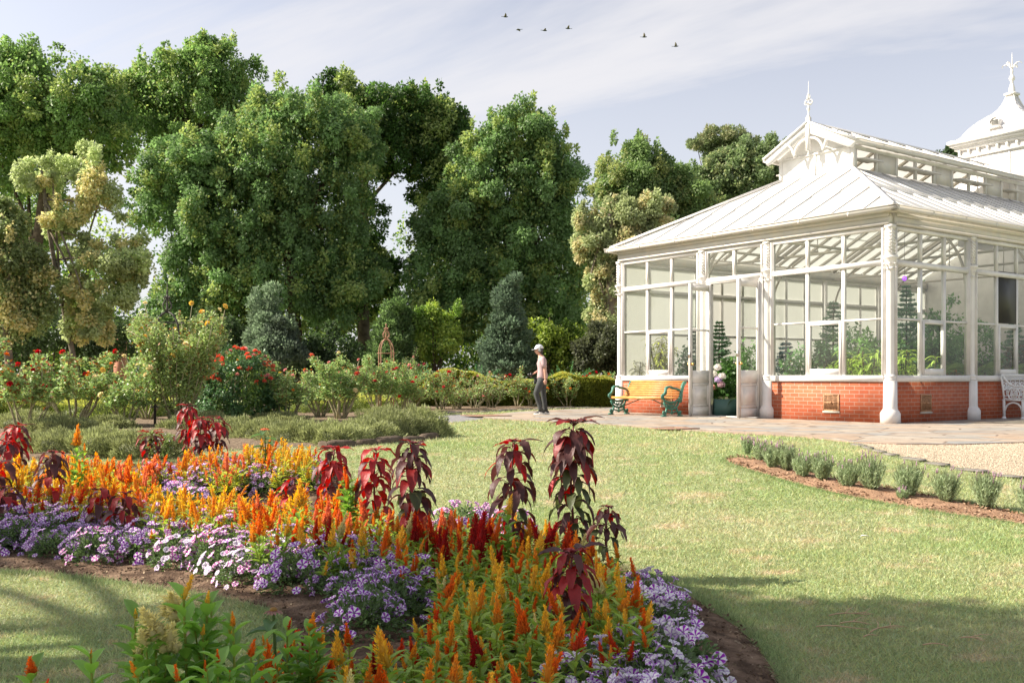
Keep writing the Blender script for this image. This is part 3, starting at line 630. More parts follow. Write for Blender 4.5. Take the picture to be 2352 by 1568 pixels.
# lantern along the ridge
zL0, zL1, zA = 5.96, 6.56, 7.3; oy = .25; ox = .25
lt = empty('roof_lantern', (0, 0, 0), 0, GH)
mb = MB(); mb.add([(S_, y1_, zL0 - .1), (S_, y2_, zL0 - .1), (S_, y2_, zL1 + .08), (S_, LY / 2, zA - .06), (S_, y1_, zL1 + .08)], [[0, 1, 2, 3, 4]])
mb.box2((S_ - .02, y1_ - .03, zL0 - .1), (S_ + .06, y1_ + .07, zL1 + .06)); mb.box2((S_ - .02, y2_ - .07, zL0 - .1), (S_ + .06, y2_ + .03, zL1 + .06)); mb.box2((S_ - .022, LY / 2 - .025, zL0 - .05), (S_, LY / 2 + .025, zL1 + .05)); mb.box2((S_ - .035, y1_ + .07, zL1 - .02), (S_, y2_ - .07, zL1 + .03))
mb.build('gable_wall', W_, lt)
mb = MB(); k = S_ + .12; bays = []
for yy in (y1_, y2_):
    s_ = -1 if yy == y1_ else 1
    mb.box2((S_, yy - .03, zL0 - .1), (11.3, yy + .03, zL0 + .08)); mb.box2((S_, yy - .03, zL1 - .05), (11.3, yy + .03, zL1 + .06))
    x_ = S_ + .1; i = 0
    while x_ < 11.2: mb.box2((x_ - .04, yy - .032, zL0 + .08), (x_ + .04, yy + .032, zL1 - .05)); x_ += .86; i += 1
mb.build('lantern_frame', W_, lt)
x_ = S_ + .1; i = 0
while x_ < 10.5:          # closed panels between open flaps
    for yy, s_ in ((y1_, -1), (y2_, 1)):
        if i % 3 == 1:
            mb = MB(); mb.box2((x_ + .04, yy - .012, zL0 + .08), (x_ + .82, yy + .012, zL1 - .05)); mb.box2((x_ + .08, yy + s_ * .012, zL0 + .12), (x_ + .78, yy + s_ * .02, zL1 - .09)); mb.build('closed_panel', W2, lt)
    x_ += .86; i += 1
x_ = S_ + .1; i = 0
while x_ < 10.5:
    if i % 3 != 1:
        for yy, s_ in ((y1_, -1), (y2_, 1)):
            mb = MB(); zc = (zL0 + zL1) / 2 + .02; mb.box((x_ + .43, yy + s_ * .02, zc), (.78, .44, .02), np.array(Matrix.Rotation(rad(-7 * s_), 3, 'X'))); 
            for e2 in (-1, 1): mb.box((x_ + .43, yy + s_ * (.02 + e2 * .22), zc - e2 * .22 * math.sin(rad(7)) ), (.78, .03, .035))
            mb.build('tilted_flap', W2, lt)
    x_ += .86; i += 1
sl = lambda sgn: [(S_ - ox, LY / 2 + sgn * (1.09 + oy), 6.64), (11.3, LY / 2 + sgn * (1.09 + oy), 6.64), (11.3, LY / 2, zA), (S_ - ox, LY / 2, zA)]
for sg in (-1, 1):
    o = slope(sl(sg), 'lantern_roof', lap=False, ribs=.82); o.parent = lt
    if sg == -1:
        mb = MB(); mb.box2((S_ - ox, LY / 2 - .06, zA - .01), (11.3, LY / 2 + .06, zA + .02)); mb.tube([(S_ - ox, LY / 2, zA + .03), (11.3, LY / 2, zA + .03)], .035, 8); mb.build('ridge_cap', W_, lt)
    gutter([(S_ - ox + .02, LY / 2 + sg * (1.09 + oy + .03), 6.60), (11.3, LY / 2 + sg * (1.09 + oy + .03), 6.60)], 'lantern_gutter', lt)
# barge boards with curved braces, pendant
bb = empty('barge_boards', (0, 0, 0), 0, lt); mb = MB(); xb = S_ - ox - .02; cy = LY / 2; hw = 1.09 + oy + .04; za = zA + .03; ze = 6.62
for sg in (-1, 1):
    mb.prism([(0, 0), (sg * hw, ze - za), (sg * (hw + .01), ze - za - .06), (sg * (hw - .05), ze - za - .10), (sg * (hw - .09), ze - za - .17), (sg * (hw - .22), ze - za - .13), (0, -.27)], (xb, cy, za), (0, 1, 0), (0, 0, 1), .05)
    mb.bar((xb - .03, cy, za + .01), (xb - .03, cy + sg * (hw + .02), ze + .01), .07, .05, (0, 0, 1))
    a_ = arc((xb, cy + sg * .02, za - .82), .42, 0, math.pi / 2, 9, (0, sg, 0), (0, 0, 1)); 
    mb.tube(a_ + np.array([0, 0, 0]), .035, 6); mb.tube(arc((xb, cy + sg * .86, za - .78), .40, math.pi / 2, math.pi * .98, 9, (0, sg, 0), (0, 0, 1)), .035, 6)
mb.box2((xb - .05, cy - .05, za - .72), (xb + .05, cy + .05, za + .12)); mb.lathe([(0, -.86), (.03, -.83), (.035, -.79), (.012, -.76), (.05, -.72), (.0, -.7)], 8, (xb, cy, za))
mb.build('barge_boards_mesh', W_, bb)
mb = MB(); c0 = (xb, cy, za)
mb.lathe([(.0, .1), (.06, .1), (.045, .14), (.022, .2), (.018, .25), (.022, .27), (.04, .31), (.045, .34), (.03, .38), (.014, .42), (.012, .6), (.014, .66), (.03, .68), (.032, .70), (.012, .72), (.009, .8), (.004, 1.03)], 10, c0)
for sg in (-1, 1):
    for u in ((0, sg, 0), (sg, 0, 0)):
        cc_ = np.array(c0) + np.array(u) * .065 + np.array([0, 0, .50]); mb.tube(arc(cc_, .055, -2.6, 2.2, 12, u, (0, 0, 1)), np.linspace(.016, .008, 12), 6)
        mb.tube([np.array(c0) + [0, 0, .56], np.array(c0) + np.array(u) * .045 + [0, 0, .61], np.array(c0) + np.array(u) * .05 + [0, 0, .67]], [.012, .016, .004], 6)
mb.build('gable_finial', W_, lt)
mb = MB(); mb.tube([(S_ - .06, y1_ - .06, 6.6), (S_ - .06, y1_ - .06, 5.94)], .05, 10); mb.tube([(S_ - .06, y1_ - .06, 5.95), (S_ - .13, y1_ - .11, 5.88)], .05, 10); mb.build('downpipe', W_, lt)

# domed tower
tw = empty('domed_tower', (12.66, LY / 2, 0), 0, GH); mb = MB(); mb.box2((-1.12, -1.12, 5.0), (1.12, 1.12, 8.0))
for sy in (-1, 1): mb.box2((-1.14, sy * .5 - .02, 5.5), (-1.12, sy * .5 + .02, 7.78))
mb.build('tower_wall', W_, tw); mb = MB()
mb.box2((-1.17, -1.17, 7.72), (1.17, 1.17, 7.8)); mb.box2((-1.2, -1.2, 7.98), (1.2, 1.2, 8.06)); mb.box2((-1.3, -1.3, 8.1), (1.3, 1.3, 8.16)); mb.box2((-1.24, -1.24, 8.06), (1.24, 1.24, 8.1)); mb.box2((-1.36, -1.36, 8.17), (1.36, 1.36, 8.27)); mb.build('cornice', W_, tw)
for i in range(8):
    v = -1.05 + i * .3
    for p in ((-1.16, v), (v, -1.16)):
        mb = MB(); mb.prism([(0, 0), (0, .18), (-.07, .18), (-.06, .1), (-.02, .02)], (p[0] + (.04 if p[0] == -1.16 else 0), p[1] + (.04 if p[1] == -1.16 else 0), 7.8), (1, 0, 0) if p[0] == -1.16 else (0, 1, 0), (0, 0, 1), .07); mb.build('bracket', W_, tw)
prof = [(1.3, 8.27), (1.16, 8.30), (1.07, 8.37), (1.0, 8.48), (.92, 8.6), (.82, 8.73), (.68, 8.87), (.54, 8.98), (.40, 9.09), (.30, 9.2), (.22, 9.33), (.165, 9.47), (.125, 9.6), (.11, 9.67)]
mb = MB(); mb.lathe(prof, 4, rot=math.pi / 4, square=True); d_ = mb.build('dome_roof', W_, tw)
mb = MB()
for sx_ in (-1, 1):
    for sy in (-1, 1): mb.tube([(sx_ * r_, sy * r_, z_ + .01) for r_, z_ in prof], .02, 6)
mb.build('dome_ridges', W_, tw)
mb = MB(); mb.box2((-.17, -.17, 9.66), (.17, .17, 9.72)); mb.lathe([(.0, 9.72), (.11, 9.72), (.10, 9.76), (.085, 9.9), (.05, 10.02), (.04, 10.05), (.055, 10.07), (.03, 10.09), (.075, 10.13), (.09, 10.19), (.07, 10.25), (.03, 10.31), (.035, 10.36), (.045, 10.4), (.03, 10.44), (.025, 10.55), (.018, 10.7), (.004, 10.98)], 12)
for i in range(4):
    an = i * math.pi / 2; u = np.array([math.cos(an), math.sin(an), 0]); p = np.array([u * t + [0, 0, 10.44 + .22 * math.sin(min(t / .22, 1) * 1.9) - .0] for t in (0, .04, .09, .15, .21, .26)])
    mb.tube(p, .012, 6); mb.leaves([p[-1]], np.array([u * .6 + [0, 0, -.8]]), np.array([[-u[1], u[0], 0]]), .1, .06, .2, .3, 3); mb.leaves([p[3]], np.array([u * .3 + [0, 0, -1.]]), np.array([[-u[1], u[0], 0]]), .08, .05, .2, .3, 3)
mb.build('tower_finial', W_, tw)
mb = MB(); mb.box2((-1.12, -.2, 8.50), (-.7, .2, 8.54)); mb.tube(arc((-1.05, 0, 8.68), .15, 0, math.pi, 10, (0, 1, 0), (0, 0, 1)), .02, 6)
mb.prism([(.15 * math.cos(t), .15 * math.sin(t)) for t in np.linspace(0, math.pi, 12)] + [(-.15, -.14), (.15, -.14)], (-.88, 0, 8.68), (0, 1, 0), (0, 0, 1), .3); mb.build('dome_vent', W_, tw)
mb = MB(); [mb.box2((-1.06, -.1, 8.6 + i * .045), (-1.03, .1, 8.615 + i * .045)) for i in range(4)]; mb.build('vent_slats', mat('slat_shadow', (.25, .24, .22)), tw)

# doors
def door(yh, sgn, label):
    r_ = empty('door', (-.03, yh, 0), 0, GH); r_['label'] = label; mb = MB(); Wd, T = .75, .045
    fr_ = lambda x0, x1, z0, z1, t=T: mb.box2((-x1, -t / 2, z0), (-x0, t / 2, z1))
    fr_(0, .09, .02, 3.15); fr_(Wd - .09, Wd, .02, 3.15); fr_(.09, Wd - .09, 2.99, 3.15, .043); fr_(.09, Wd - .09, 2.03, 2.07, .043); fr_(.09, Wd - .09, .80, 1.09, .043); fr_(.09, Wd - .09, .02, .22, .043); fr_(.09, Wd - .09, .22, .80, .02)
    mb.build('leaf_frame', W_, r_); mb = MB()
    for s_ in (-1, 1):
        for a_, b_ in (((.13, .26), (.62, .76)),):
            y_ = s_ * .016; mb.box2((-.64, y_ - .006, .25), (-.11, y_ + .006, .28)); mb.box2((-.64, y_ - .006, .74), (-.11, y_ + .006, .77)); mb.box2((-.14, y_ - .007, .28), (-.11, y_ + .007, .74)); mb.box2((-.64, y_ - .007, .28), (-.61, y_ + .007, .74)); mb.box2((-.55, y_ - .005, .36), (-.2, y_ + .005, .66))
    mb.build('raised_panel', W_, r_); mb = MB()
    for z0, z1 in ((1.09, 2.03), (2.07, 2.99)): mb.add([(-.09, 0, z0), (-Wd + .09, 0, z0), (-Wd + .09, 0, z1), (-.09, 0, z1)], [[0, 1, 2, 3]])
    mb.build('glass', m_glass, r_); mb = MB()
    for s_ in (-1, 1): mb.ball((-Wd + .05, s_ * .07, 1.24), .032, 12, 8); mb.tube([(-Wd + .05, s_ * .02, 1.24), (-Wd + .05, s_ * .07, 1.24)], .012, 8); mb.ball((-Wd + .05, s_ * .026, 1.24), (.035, .008, .035))
    mb.build('knob', m_brass, r_, True); mb = MB(); mb.box2((-Wd - .012, -.03, 1.40), (-Wd + .03, .03, 1.52)); mb.build('latch', m_metal, r_); mb = MB(); mb.tube([(-Wd + .03, -.035, .25), (-Wd + .03, -.035, -.02)], .008, 6); mb.build('floor_bolt', m_metal, r_)
door(4.81, 1, 'open left door leaf swung out beside the bench'); door(3.33, -1, 'open right door leaf with brass knob facing out')
mb = MB(); fbox(mb, 'L', 3.24, 3.33, -.06, .05, .0, ZT + .05); fbox(mb, 'L', 4.82, 4.96, -.06, .05, 0, ZT + .05); fbox(mb, 'L', 3.33, 4.82, -.055, .05, 3.17, ZT + .06); fbox(mb, 'L', 3.33, 4.82, -.1, .12, -.03, .012)
mb.tube([(-.03, 4.75, 3.1), (-.4, 4.5, 3.08), (-.72, 4.80, 3.06)], .008, 6); mb.build('door_frame', W_, GH)
# inside: floor, end wall, tie beams, curved brackets
mb = MB(); mb.box2((.12, .12, -.06), (LX, LY - .12, .0)); mb.build('inside_floor', mat('concrete', (.42, .4, .36), .8, var=.15), GH)
mb = MB(); mb.box2((LX - .1, .0, -.05), (LX, LY, 6.5)); mb.build('end_wall', W_, GH)
mb = MB()
for i in range(1, 5):
    x_ = i * 3.04
    mb.bar((x_, .1, 4.05), (x_, LY - .1, 4.05), .05, .06)
    for yy, s_ in ((0.08, 1), (LY - .08, -1)): mb.tube(arc((x_, yy + s_ * 1.7, 3.0), 1.65, math.pi * .5, math.pi, 12, (0, s_, 0), (0, 0, .95)), .03, 6); mb.tube([(x_, yy, 3.0), (x_, yy, 1)], .03, 6)
    mb.bar((x_, .1, 4.3), (x_, y1_, zR - .15), .06, .09, (0, 0, 1)); mb.bar((x_, LY - .1, 4.3), (x_, y2_, zR - .15), .06, .09, (0, 0, 1)); mb.tube([(x_, LY / 2, 4.05), (x_, LY / 2, 6.6)], .012, 5)
for yy in (3.11, 5.09): mb.bar((.1, yy, 4.05), (3.04, yy, 4.05), .05, .06); mb.tube(arc((1.7, yy, 3.0), 1.6, math.pi * .5, math.pi, 12, (1, 0, 0), (0, 0, .95)), .03, 6)
mb.bar((.1, .1, 4.28), (S_, y1_, zR - .15), .08, .1, (0, 0, 1)); mb.bar((.1, LY - .1, 4.28), (S_, y2_, zR - .15), .08, .1, (0, 0, 1)); mb.bar((S_, y1_, zR - .1), (LX, y1_, zR - .1), .08, .14, (0, 0, 1)); mb.bar((S_, y2_, zR - .1), (LX, y2_, zR - .1), .08, .14, (0, 0, 1)); mb.bar((S_, y1_, zR - .1), (S_, y2_, zR - .1), .08, .14, (0, 0, 1))
mb.build('inner_frame', mat('inner_timber', (.52, .47, .40), .6), GH)

# ------------------------------------------------------------------ benches
bx_ = lambda X, Y, z=0: (bC[0] + X * tR[0] + Y * tL[0], bC[1] + X * tR[1] + Y * tL[1], .03 + z)
def green_bench():
    # local x = along the bench (towards the door), y = towards the wall
    r_ = thing('park_bench', 'park bench with honey timber slats and green cast iron scroll ends by the doors', 'bench', bx_(-1.06, 6.0), bth - math.pi / 2)
    gm = mat('green_iron', (.055, .19, .135), .45, var=.15, vscale=15); wm = mat('honey_slats', (.66, .29, .075), .42, var=.22, vscale=6, bump=.1)
    for s_ in (-1, 1):
        x_ = s_ * .93; mb = MB(); T = lambda pts, r, : mb.tube([(x_, a, b) for a, b in pts], r, 6)
        # back upright with scrolled head, seat curve, arm with scroll, legs with feet, lacework
        back = [(.20, .36), (.24, .46), (.26, .56), (.29, .66), (.34, .76), (.40, .83)]
        mb.prism([(.15, .34), (.21, .45), (.23, .58), (.27, .68), (.32, .78), (.38, .84), (.43, .84), (.44, .79), (.40, .76), (.36, .70), (.32, .58), (.30, .44), (.27, .32)], (x_, 0, 0), (0, 1, 0), (0, 0, 1), .05)
        mb.prism([(-.33, .40), (-.30, .50), (-.24, .52), (-.22, .58), (-.22, .63), (-.18, .67), (-.10, .68), (0, .64), (.12, .63), (.20, .60), (.22, .64), (.12, .68), (.0, .69), (-.08, .73), (-.19, .72), (-.26, .68), (-.27, .60), (-.30, .55), (-.36, .52), (-.38, .45)], (x_, 0, 0), (0, 1, 0), (0, 0, 1), .055)
        T([(-.33, .43), (-.25, .36), (-.1, .33), (.08, .34), (.2, .42)], .028); T([(-.3, .34), (-.24, .24), (-.1, .17), (.06, .18), (.16, .26), (.2, .36)], .026)
        T([(-.24, .3), (-.12, .24), (.02, .24), (.12, .32)], .018)
        for c_ in ((-.14, .3), (-.03, .3), (.07, .3), (-.08, .24), (.03, .23)): mb.tube(arc((x_, *c_), .032, 0, 6.28, 9, (0, 1, 0), (0, 0, 1)), .012, 5)
        T([(-.2, .2), (-.22, .14), (-.25, .07), (-.29, .02), (-.33, .02)], .028); T([(.12, .2), (.14, .13), (.18, .07), (.22, .02), (.27, .02)], .028)
        mb.box2((x_ - .035, -.37, 0), (x_ + .035, -.24, .03)); mb.box2((x_ - .035, .17, 0), (x_ + .035, .3, .03)); mb.ball((x_, -.30, .09), (.03, .05, .05)); mb.ball((x_, .24, .09), (.03, .05, .05)); mb.ball((x_, -.35, .47), (.035, .05, .06))
        T([(-.2, .12), (-.1, .1), (-.04, .06), (.02, .1), (.12, .12)], .02); T([(-.04, .06), (-.04, .16)], .02)
        mb.build('end_frame', gm, r_, True)
    ys_ = [-.31, -.24, -.165, -.09, -.015, .06, .13]
    for i, y_ in enumerate(ys_): mb = MB(); mb.box((0, y_, .445 - .02 * math.sin((i) / 6 * math.pi) + (.0 if i else -.02)), (1.88, .055, .032 if i else .055)); mb.build('seat_slat', wm, r_)
    for i in range(7):
        t = i / 6; p = np.array([.19 + .16 * t ** 1.3 + .03 * t, .50 + .32 * t]); mb = MB(); mb.box((0, p[0], p[1]), (1.88, .022, .038), np.array(Matrix.Rotation(rad(-18), 3, 'X'))); mb.build('back_slat', wm, r_)
    mb = MB(); mb.tube([(-.9, 0, .18), (-.25, .02, .38), (0, .0, .42)], .012, 6); mb.tube([(.9, 0, .18), (.25, .02, .38), (0, .0, .42)], .012, 6); mb.box((0, .0, .405), (.04, .5, .03)); mb.build('brace', gm, r_)
green_bench()
def white_bench():
    # against the shaded face: local x along the face, -y outwards
    r_ = thing('iron_bench', 'white ornate cast iron bench against the shaded brick wall', 'bench', bx_(4.72, -.42), bth)
    m = mat('white_iron', (.78, .78, .78), .45); 
    for s_ in (-1, 1):
        x_ = s_ * .68; mb = MB(); T = lambda pts, r: mb.tube([(x_, a, b) for a, b in pts], r, 6)
        for y_ in (-.22, .2): mb.box2((x_ - .02, y_ - .025, .0), (x_ + .02, y_ + .025, .44)); mb.lathe([(0, 0), (.055, 0), (.045, .03), (.03, .05), (0, .05)], 8, (x_, y_, 0))
        mb.tube(arc((x_, -.01, .17), .19, 0, math.pi, 14, (0, 1, 0), (0, 0, 1)), .022, 6); mb.box2((x_ - .018, -.26, .40), (x_ + .018, .24, .44))
        mb.tube(arc((x_, -.02, .55), .13, 0, 6.28, 18, (0, 1, 0), (0, 0, 1)), .014, 6); mb.tube(arc((x_, -.02, .55), .08, 0, 6.28, 14, (0, 1, 0), (0, 0, 1)), .01, 6)
        T([(-.22, .44), (-.23, .56), (-.27, .66), (-.24, .72), (-.17, .73), (-.06, .72), (.06, .76), (.16, .86), (.22, .96)], .024); T([(-.25, .64), (-.19, .63), (-.2, .68)], .018); T([(.2, .44), (.23, .7), (.26, .97)], .024)
        for a_ in np.linspace(.1, 3.0, 6): T([(-.02 + .08 * math.cos(a_), .55 + .08 * math.sin(a_)), (-.02, .49)], .008)
        mb.build('end_frame', m, r_, True)
    mb = MB()
    for i in range(7): mb.box((0, -.22 + i * .065, .455), (1.36, .045, .02))
    mb.box((0, -.25, .43), (1.36, .02, .07)); mb.build('seat', m, r_); mb = MB(); n0 = lambda x, t: (x, .21 + .055 * t, .48 + .5 * t)
    mb.tube([n0(-.68, 1), n0(.68, 1)], .022, 8); mb.tube([n0(-.68, .8), n0(.68, .8)], .012, 6); mb.tube([n0(-.68, .06), n0(.68, .06)], .015, 6); U, Wv = (1, 0, 0), (0, .11, 1)
    for i in range(19):
        x_ = -.66 + i * .073; mb.tube(arc(n0(x_, .9), .03, 0, 6.28, 9, U, Wv), .008, 5)
    for i in range(7):
        x_ = -.6 + i * .2; mb.tube(arc(n0(x_, .5), .09, 0, 6.28, 14, U, Wv), .012, 6); mb.tube(arc(n0(x_, .45), .045, 0, 6.28, 10, U, Wv), .01, 6)
        for a_ in np.linspace(0, 2 * math.pi, 9)[:-1]: c_ = np.array(n0(x_, .5)); mb.tube([c_, c_ + .09 * (math.cos(a_) * np.array(U) + math.sin(a_) * np.array(Wv))], .007, 4)
        if i < 6: mb.tube([n0(x_ + .1, .06), n0(x_ + .1, .8)], .01, 5); mb.tube(arc(n0(x_ + .1, .2), .05, 0, 6.28, 10, U, Wv), .009, 5)
    mb.build('back_lattice', m, r_)
white_bench()
# ================================================================== trees and shrubs of the background
m_leaf = mat('tree_leaf', rough=.5, attr=True, trans=.48, spec=.35)
m_trunk = mat('tree_bark', (.10, .075, .055), .95, var=.5, vscale=6, bump=1, bscale=18, spec=.1)
m_trunk2 = mat('pale_bark', (.19, .16, .125), .95, var=.4, vscale=5, bump=.8, bscale=18, spec=.1)
def clumps(mb, blobs, nleaf, L, W, col, cr=.6, cn=None, droop=.35, colvar=.25, hue2=None, hp=.3, shell=.55, flat=.75, core=.18, spr=.3):
    """leaf clusters spread through ellipsoids (cx,cy,cz,rx,ry,rz)"""
    B = np.array(blobs, float); vol = (B[:, 3] * B[:, 5] + B[:, 3] * B[:, 4]) ; pr_ = vol / vol.sum(); nc = cn or int(max(8, vol.sum() / (cr * cr) * 1.6))
    bi = R.choice(len(B), nc, p=pr_); d = rdir(nc, -.85, 1); rr_ = shell + (1 - shell) * R.uniform(0, 1, (nc, 1)) ** .6; rr_ = np.where(R.uniform(0, 1, (nc, 1)) < .22, rr_ * R.uniform(1.0, 1.28, (nc, 1)), rr_)
    cc = B[bi, :3] + d * B[bi, 3:6] * rr_; cs = cr * R.uniform(.35, 1.3, nc); el_ = np.where(R.uniform(0, 1, nc) < .4, 1.7, 1.0); cv = R.uniform(1 - colvar, 1 + colvar, nc); ch = (R.uniform(0, 1, nc) < hp)
    rr_ *= (1 + .11 * np.sin(d[:, :1] * 7 + B[bi, :1]) * np.cos(d[:, 2:] * 6 + B[bi, 2:3]) + .07 * np.sin(d[:, 1:2] * 13))
    cc = B[bi, :3] + d * B[bi, 3:6] * rr_; sp_ = (R.uniform(0, 1, nc) < spr) & (d[:, 2] > .05); cc[sp_, 2] += cr * R.uniform(.3, 1.3, sp_.sum()); cs[sp_] *= .42; el_[sp_] = 2.4
    k = R.choice(nc, nleaf, p=cs ** 1.7 / (cs ** 1.7).sum()); off = rdir(nleaf) * (R.uniform(0, 1, (nleaf, 1)) ** .42) * cs[k][:, None] * np.stack([1 / el_[k] ** .4, 1 + 0 * el_[k], flat * el_[k]], 1)
    p = cc[k] + off; out_ = unit(off + d[k] * cs[k][:, None] * .6); dl = unit(out_ * .8 + rdir(nleaf) * .7 + np.array([0, 0, -droop])); w = side(dl)
    # turn the blade so that its face looks outward and up
    w = unit(np.cross(dl, unit(out_ + rdir(nleaf) * .55 + [0, 0, .35])))
    c = np.array(col) * cv[k][:, None] * R.uniform(.75, 1.25, (nleaf, 1))
    if hue2 is not None: c = np.where((ch[k] & (R.uniform(0, 1, nleaf) < .8))[:, None], np.array(hue2) * R.uniform(.75, 1.2, (nleaf, 1)), c)
    s_ = R.uniform(.7, 1.25, nleaf)
    ci = R.uniform(0, 1, nleaf) < core; nci = ci.sum(); bj = R.choice(len(B), nci, p=pr_); p[ci] = B[bj, :3] + rdir(nci) * B[bj, 3:6] * R.uniform(.1, 1, (nci, 1)) ** .45
    mb.quads(p, dl, w, L * s_, W * s_, c); return cc
def wblobs(Y, bl, dep=None):
    o = []
    for b_ in bl:
        px, py, rx, ry = b_[:4]; dy_ = b_[4] if len(b_) > 4 else 0; y = Y + dy_; k = y / FP
        o.append(((px - CX) * k, y, EYE + (HOR - py) * k, rx * k, (dep or max(rx, ry) * k * .85), ry * k))
    return o
def trunk_mesh(root, top, r0, r1, lim, mt, parent, nm='trunk'):
    mb = MB(); root = np.array(root, float); top = np.array(top, float); t = np.linspace(0, 1, 9)[:, None]; pts = root * (1 - t) + top * t + np.column_stack([np.sin(t[:, 0] * 5 + r0 * 9) * .18, np.cos(t[:, 0] * 4) * .1, 0 * t[:, 0]]) * np.linalg.norm(top - root) * .06
    rad_ = np.linspace(r0, r1, 9); rad_[0] *= 1.45; mb.tube(pts, rad_, 12)
    for q in lim:
        q = np.array(q, float); s_ = pts[min(8, max(2, int(R.uniform(3, 8.9))))]; m_ = (s_ + q) / 2 + [0, 0, .12 * np.linalg.norm(q - s_)] * np.array([1, 1, 1]); tt = np.linspace(0, 1, 7)[:, None]
        pp = (1 - tt) ** 2 * s_ + 2 * tt * (1 - tt) * m_ + tt ** 2 * q; mb.tube(pp, np.linspace(r1 * .8, .025, 7), 6)
    return mb.build(nm, mt, parent, True)
def tree(name, label, cat, Y, blobs, root, nleaf, L, W, col, group=None, hue2=None, r0=.35, r1=.14, mt=None, top=None, nlim=9, **kw):
    x0 = (root - CX) / FP * Y; r_ = thing(name, label, cat, (x0, Y, 0), group=group); wb = wblobs(Y, blobs); wb = [(b_[0] - x0, b_[1] - Y, *b_[2:]) for b_ in wb]
    mb = MB(); cc = clumps(mb, wb, nleaf, L, W, col, hue2=hue2, **kw); mb.build('crown', m_leaf, r_)
    b0 = wb[0]; tp = top or (b0[0], b0[1], b0[2] + b0[5] * .2); lim = [c[:3] for c in cc[R.choice(len(cc), min(nlim, len(cc)), replace=False)]]
    trunk_mesh((0, 0, -.1), tp, r0, r1, lim, mt or m_trunk, r_); return r_
G1c, G2c, GH2 = (.21, .33, .11), (.185, .295, .115), (.36, .44, .15)
EL = 'tall dense trees in the row beyond the rose garden'
tree('tall_tree', 'tall dense green tree at the left edge with crown above the golden tree', 'tree', 46, [(120, 245, 165, 135), (30, 195, 120, 80), (215, 300, 110, 110), (60, 350, 130, 120), (-60, 260, 130, 160), (30, 125, 25, 25), (20, 500, 120, 120, 3), (-30, 650, 120, 120, 3), (250, 215, 50, 60)], 60, 135000, .16, .105, G1c, EL, GH2, cr=.46)
tree('tall_tree', 'tall dense green tree with the highest rounded top, second from left', 'tree', 50, [(450, 240, 150, 130), (500, 160, 80, 60), (390, 200, 100, 80), (330, 260, 60, 80), (560, 290, 80, 90), (470, 120, 40, 25), (420, 420, 90, 130, 2)], 470, 95000, .16, .105, G1c, EL, GH2, cr=.46)
tree('tall_tree', 'broad dense green tree with drooping dark skirt in the middle left', 'tree', 43, [(640, 350, 170, 120), (730, 290, 130, 70), (450, 400, 130, 90), (390, 460, 90, 90), (560, 510, 170, 130), (740, 470, 130, 140), (640, 640, 190, 120), (480, 620, 120, 120), (620, 260, 70, 40), (790, 640, 90, 110), (430, 720, 90, 80), (560, 760, 90, 70, 1), (820, 380, 60, 90)], 700, 210000, .155, .10, G2c, EL, GH2, cr=.44)
tree('tall_tree', 'tall open green tree with light gaps and bare trunk right of centre left', 'tree', 47, [(880, 280, 130, 80), (960, 270, 100, 70), (800, 225, 70, 45), (1020, 330, 70, 80), (900, 360, 90, 60), (990, 420, 55, 90), (820, 520, 45, 120), (800, 650, 70, 110), (870, 640, 60, 60), (1040, 280, 40, 50)], 845, 95000, .16, .105, (.07, .135, .034), EL, GH2, cr=.44, top=((845 - 860) * 47 / FP + .0, 0, EYE + (HOR - 330) * 47 / FP), mt=m_trunk2, nlim=4)
tree('tall_tree', 'big domed dense green tree behind the walking person', 'tree', 44, [(1190, 330, 110, 70), (1160, 430, 150, 110), (1250, 420, 90, 110), (1080, 500, 110, 110), (1210, 560, 140, 120), (1020, 620, 90, 130), (1130, 690, 150, 110), (1280, 640, 70, 140), (1180, 270, 60, 30), (960, 720, 80, 80), (1250, 760, 80, 70), (985, 520, 50, 60)], 1180, 190000, .155, .10, G2c, EL, GH2, cr=.44)
tree('round_tree', 'round topped green tree between the domed tree and the glasshouse roof', 'tree', 52, [(1460, 420, 95, 80), (1530, 440, 90, 70), (1410, 440, 45, 60), (1590, 480, 80, 60), (1500, 520, 120, 60), (1480, 355, 50, 25)], 1480, 75000, .17, .11, (.20, .29, .11), None, (.36, .40, .16), cr=.55)
tree('pine_tree', 'distant pine with a flat dark layered crown behind the other trees', 'tree', 75, [(1665, 318, 62, 24), (1620, 330, 35, 18), (1710, 330, 42, 20), (1650, 345, 30, 16), (1670, 360, 50, 18)], 1672, 22000, .20, .1, (.20, .25, .12), None, (.32, .33, .18), cr=.44, flat=.6, droop=-.4)
tree('broad_tree', 'broad olive green tree just behind the glasshouse roof', 'tree', 60, [(1700, 420, 110, 70), (1620, 440, 80, 60), (1760, 390, 60, 60), (1790, 350, 26, 26), (1700, 360, 60, 30), (1560, 500, 90, 50), (1830, 420, 80, 60)], 1700, 75000, .19, .12, (.20, .27, .125), None, (.33, .37, .18), cr=.44)
tree('broad_tree', 'dark green treetop peeping over the ridge beside the domed tower', 'tree', 80, [(2205, 345, 30, 14), (2150, 380, 60, 22), (2240, 380, 40, 25)], 2200, 12000, .22, .14, (.06, .10, .04), None, cr=.44)
GOLD, GOLD2 = (.45, .52, .26), (.70, .64, .33); GG = 'golden leaved trees'
tree('golden_tree', 'yellow green tree with bare lower stems at the left, in front of the tall trees', 'tree', 31, [(100, 400, 50, 48), (195, 375, 34, 44), (222, 430, 34, 48), (150, 500, 58, 45), (185, 575, 42, 40), (255, 600, 72, 55), (225, 680, 75, 42), (295, 530, 28, 40), (335, 615, 26, 35), (205, 745, 50, 35)], 180, 44000, .11, .075, GOLD, GG, GOLD2, core=.04, cr=.30, hp=.35, r0=.10, r1=.05, mt=m_trunk2)
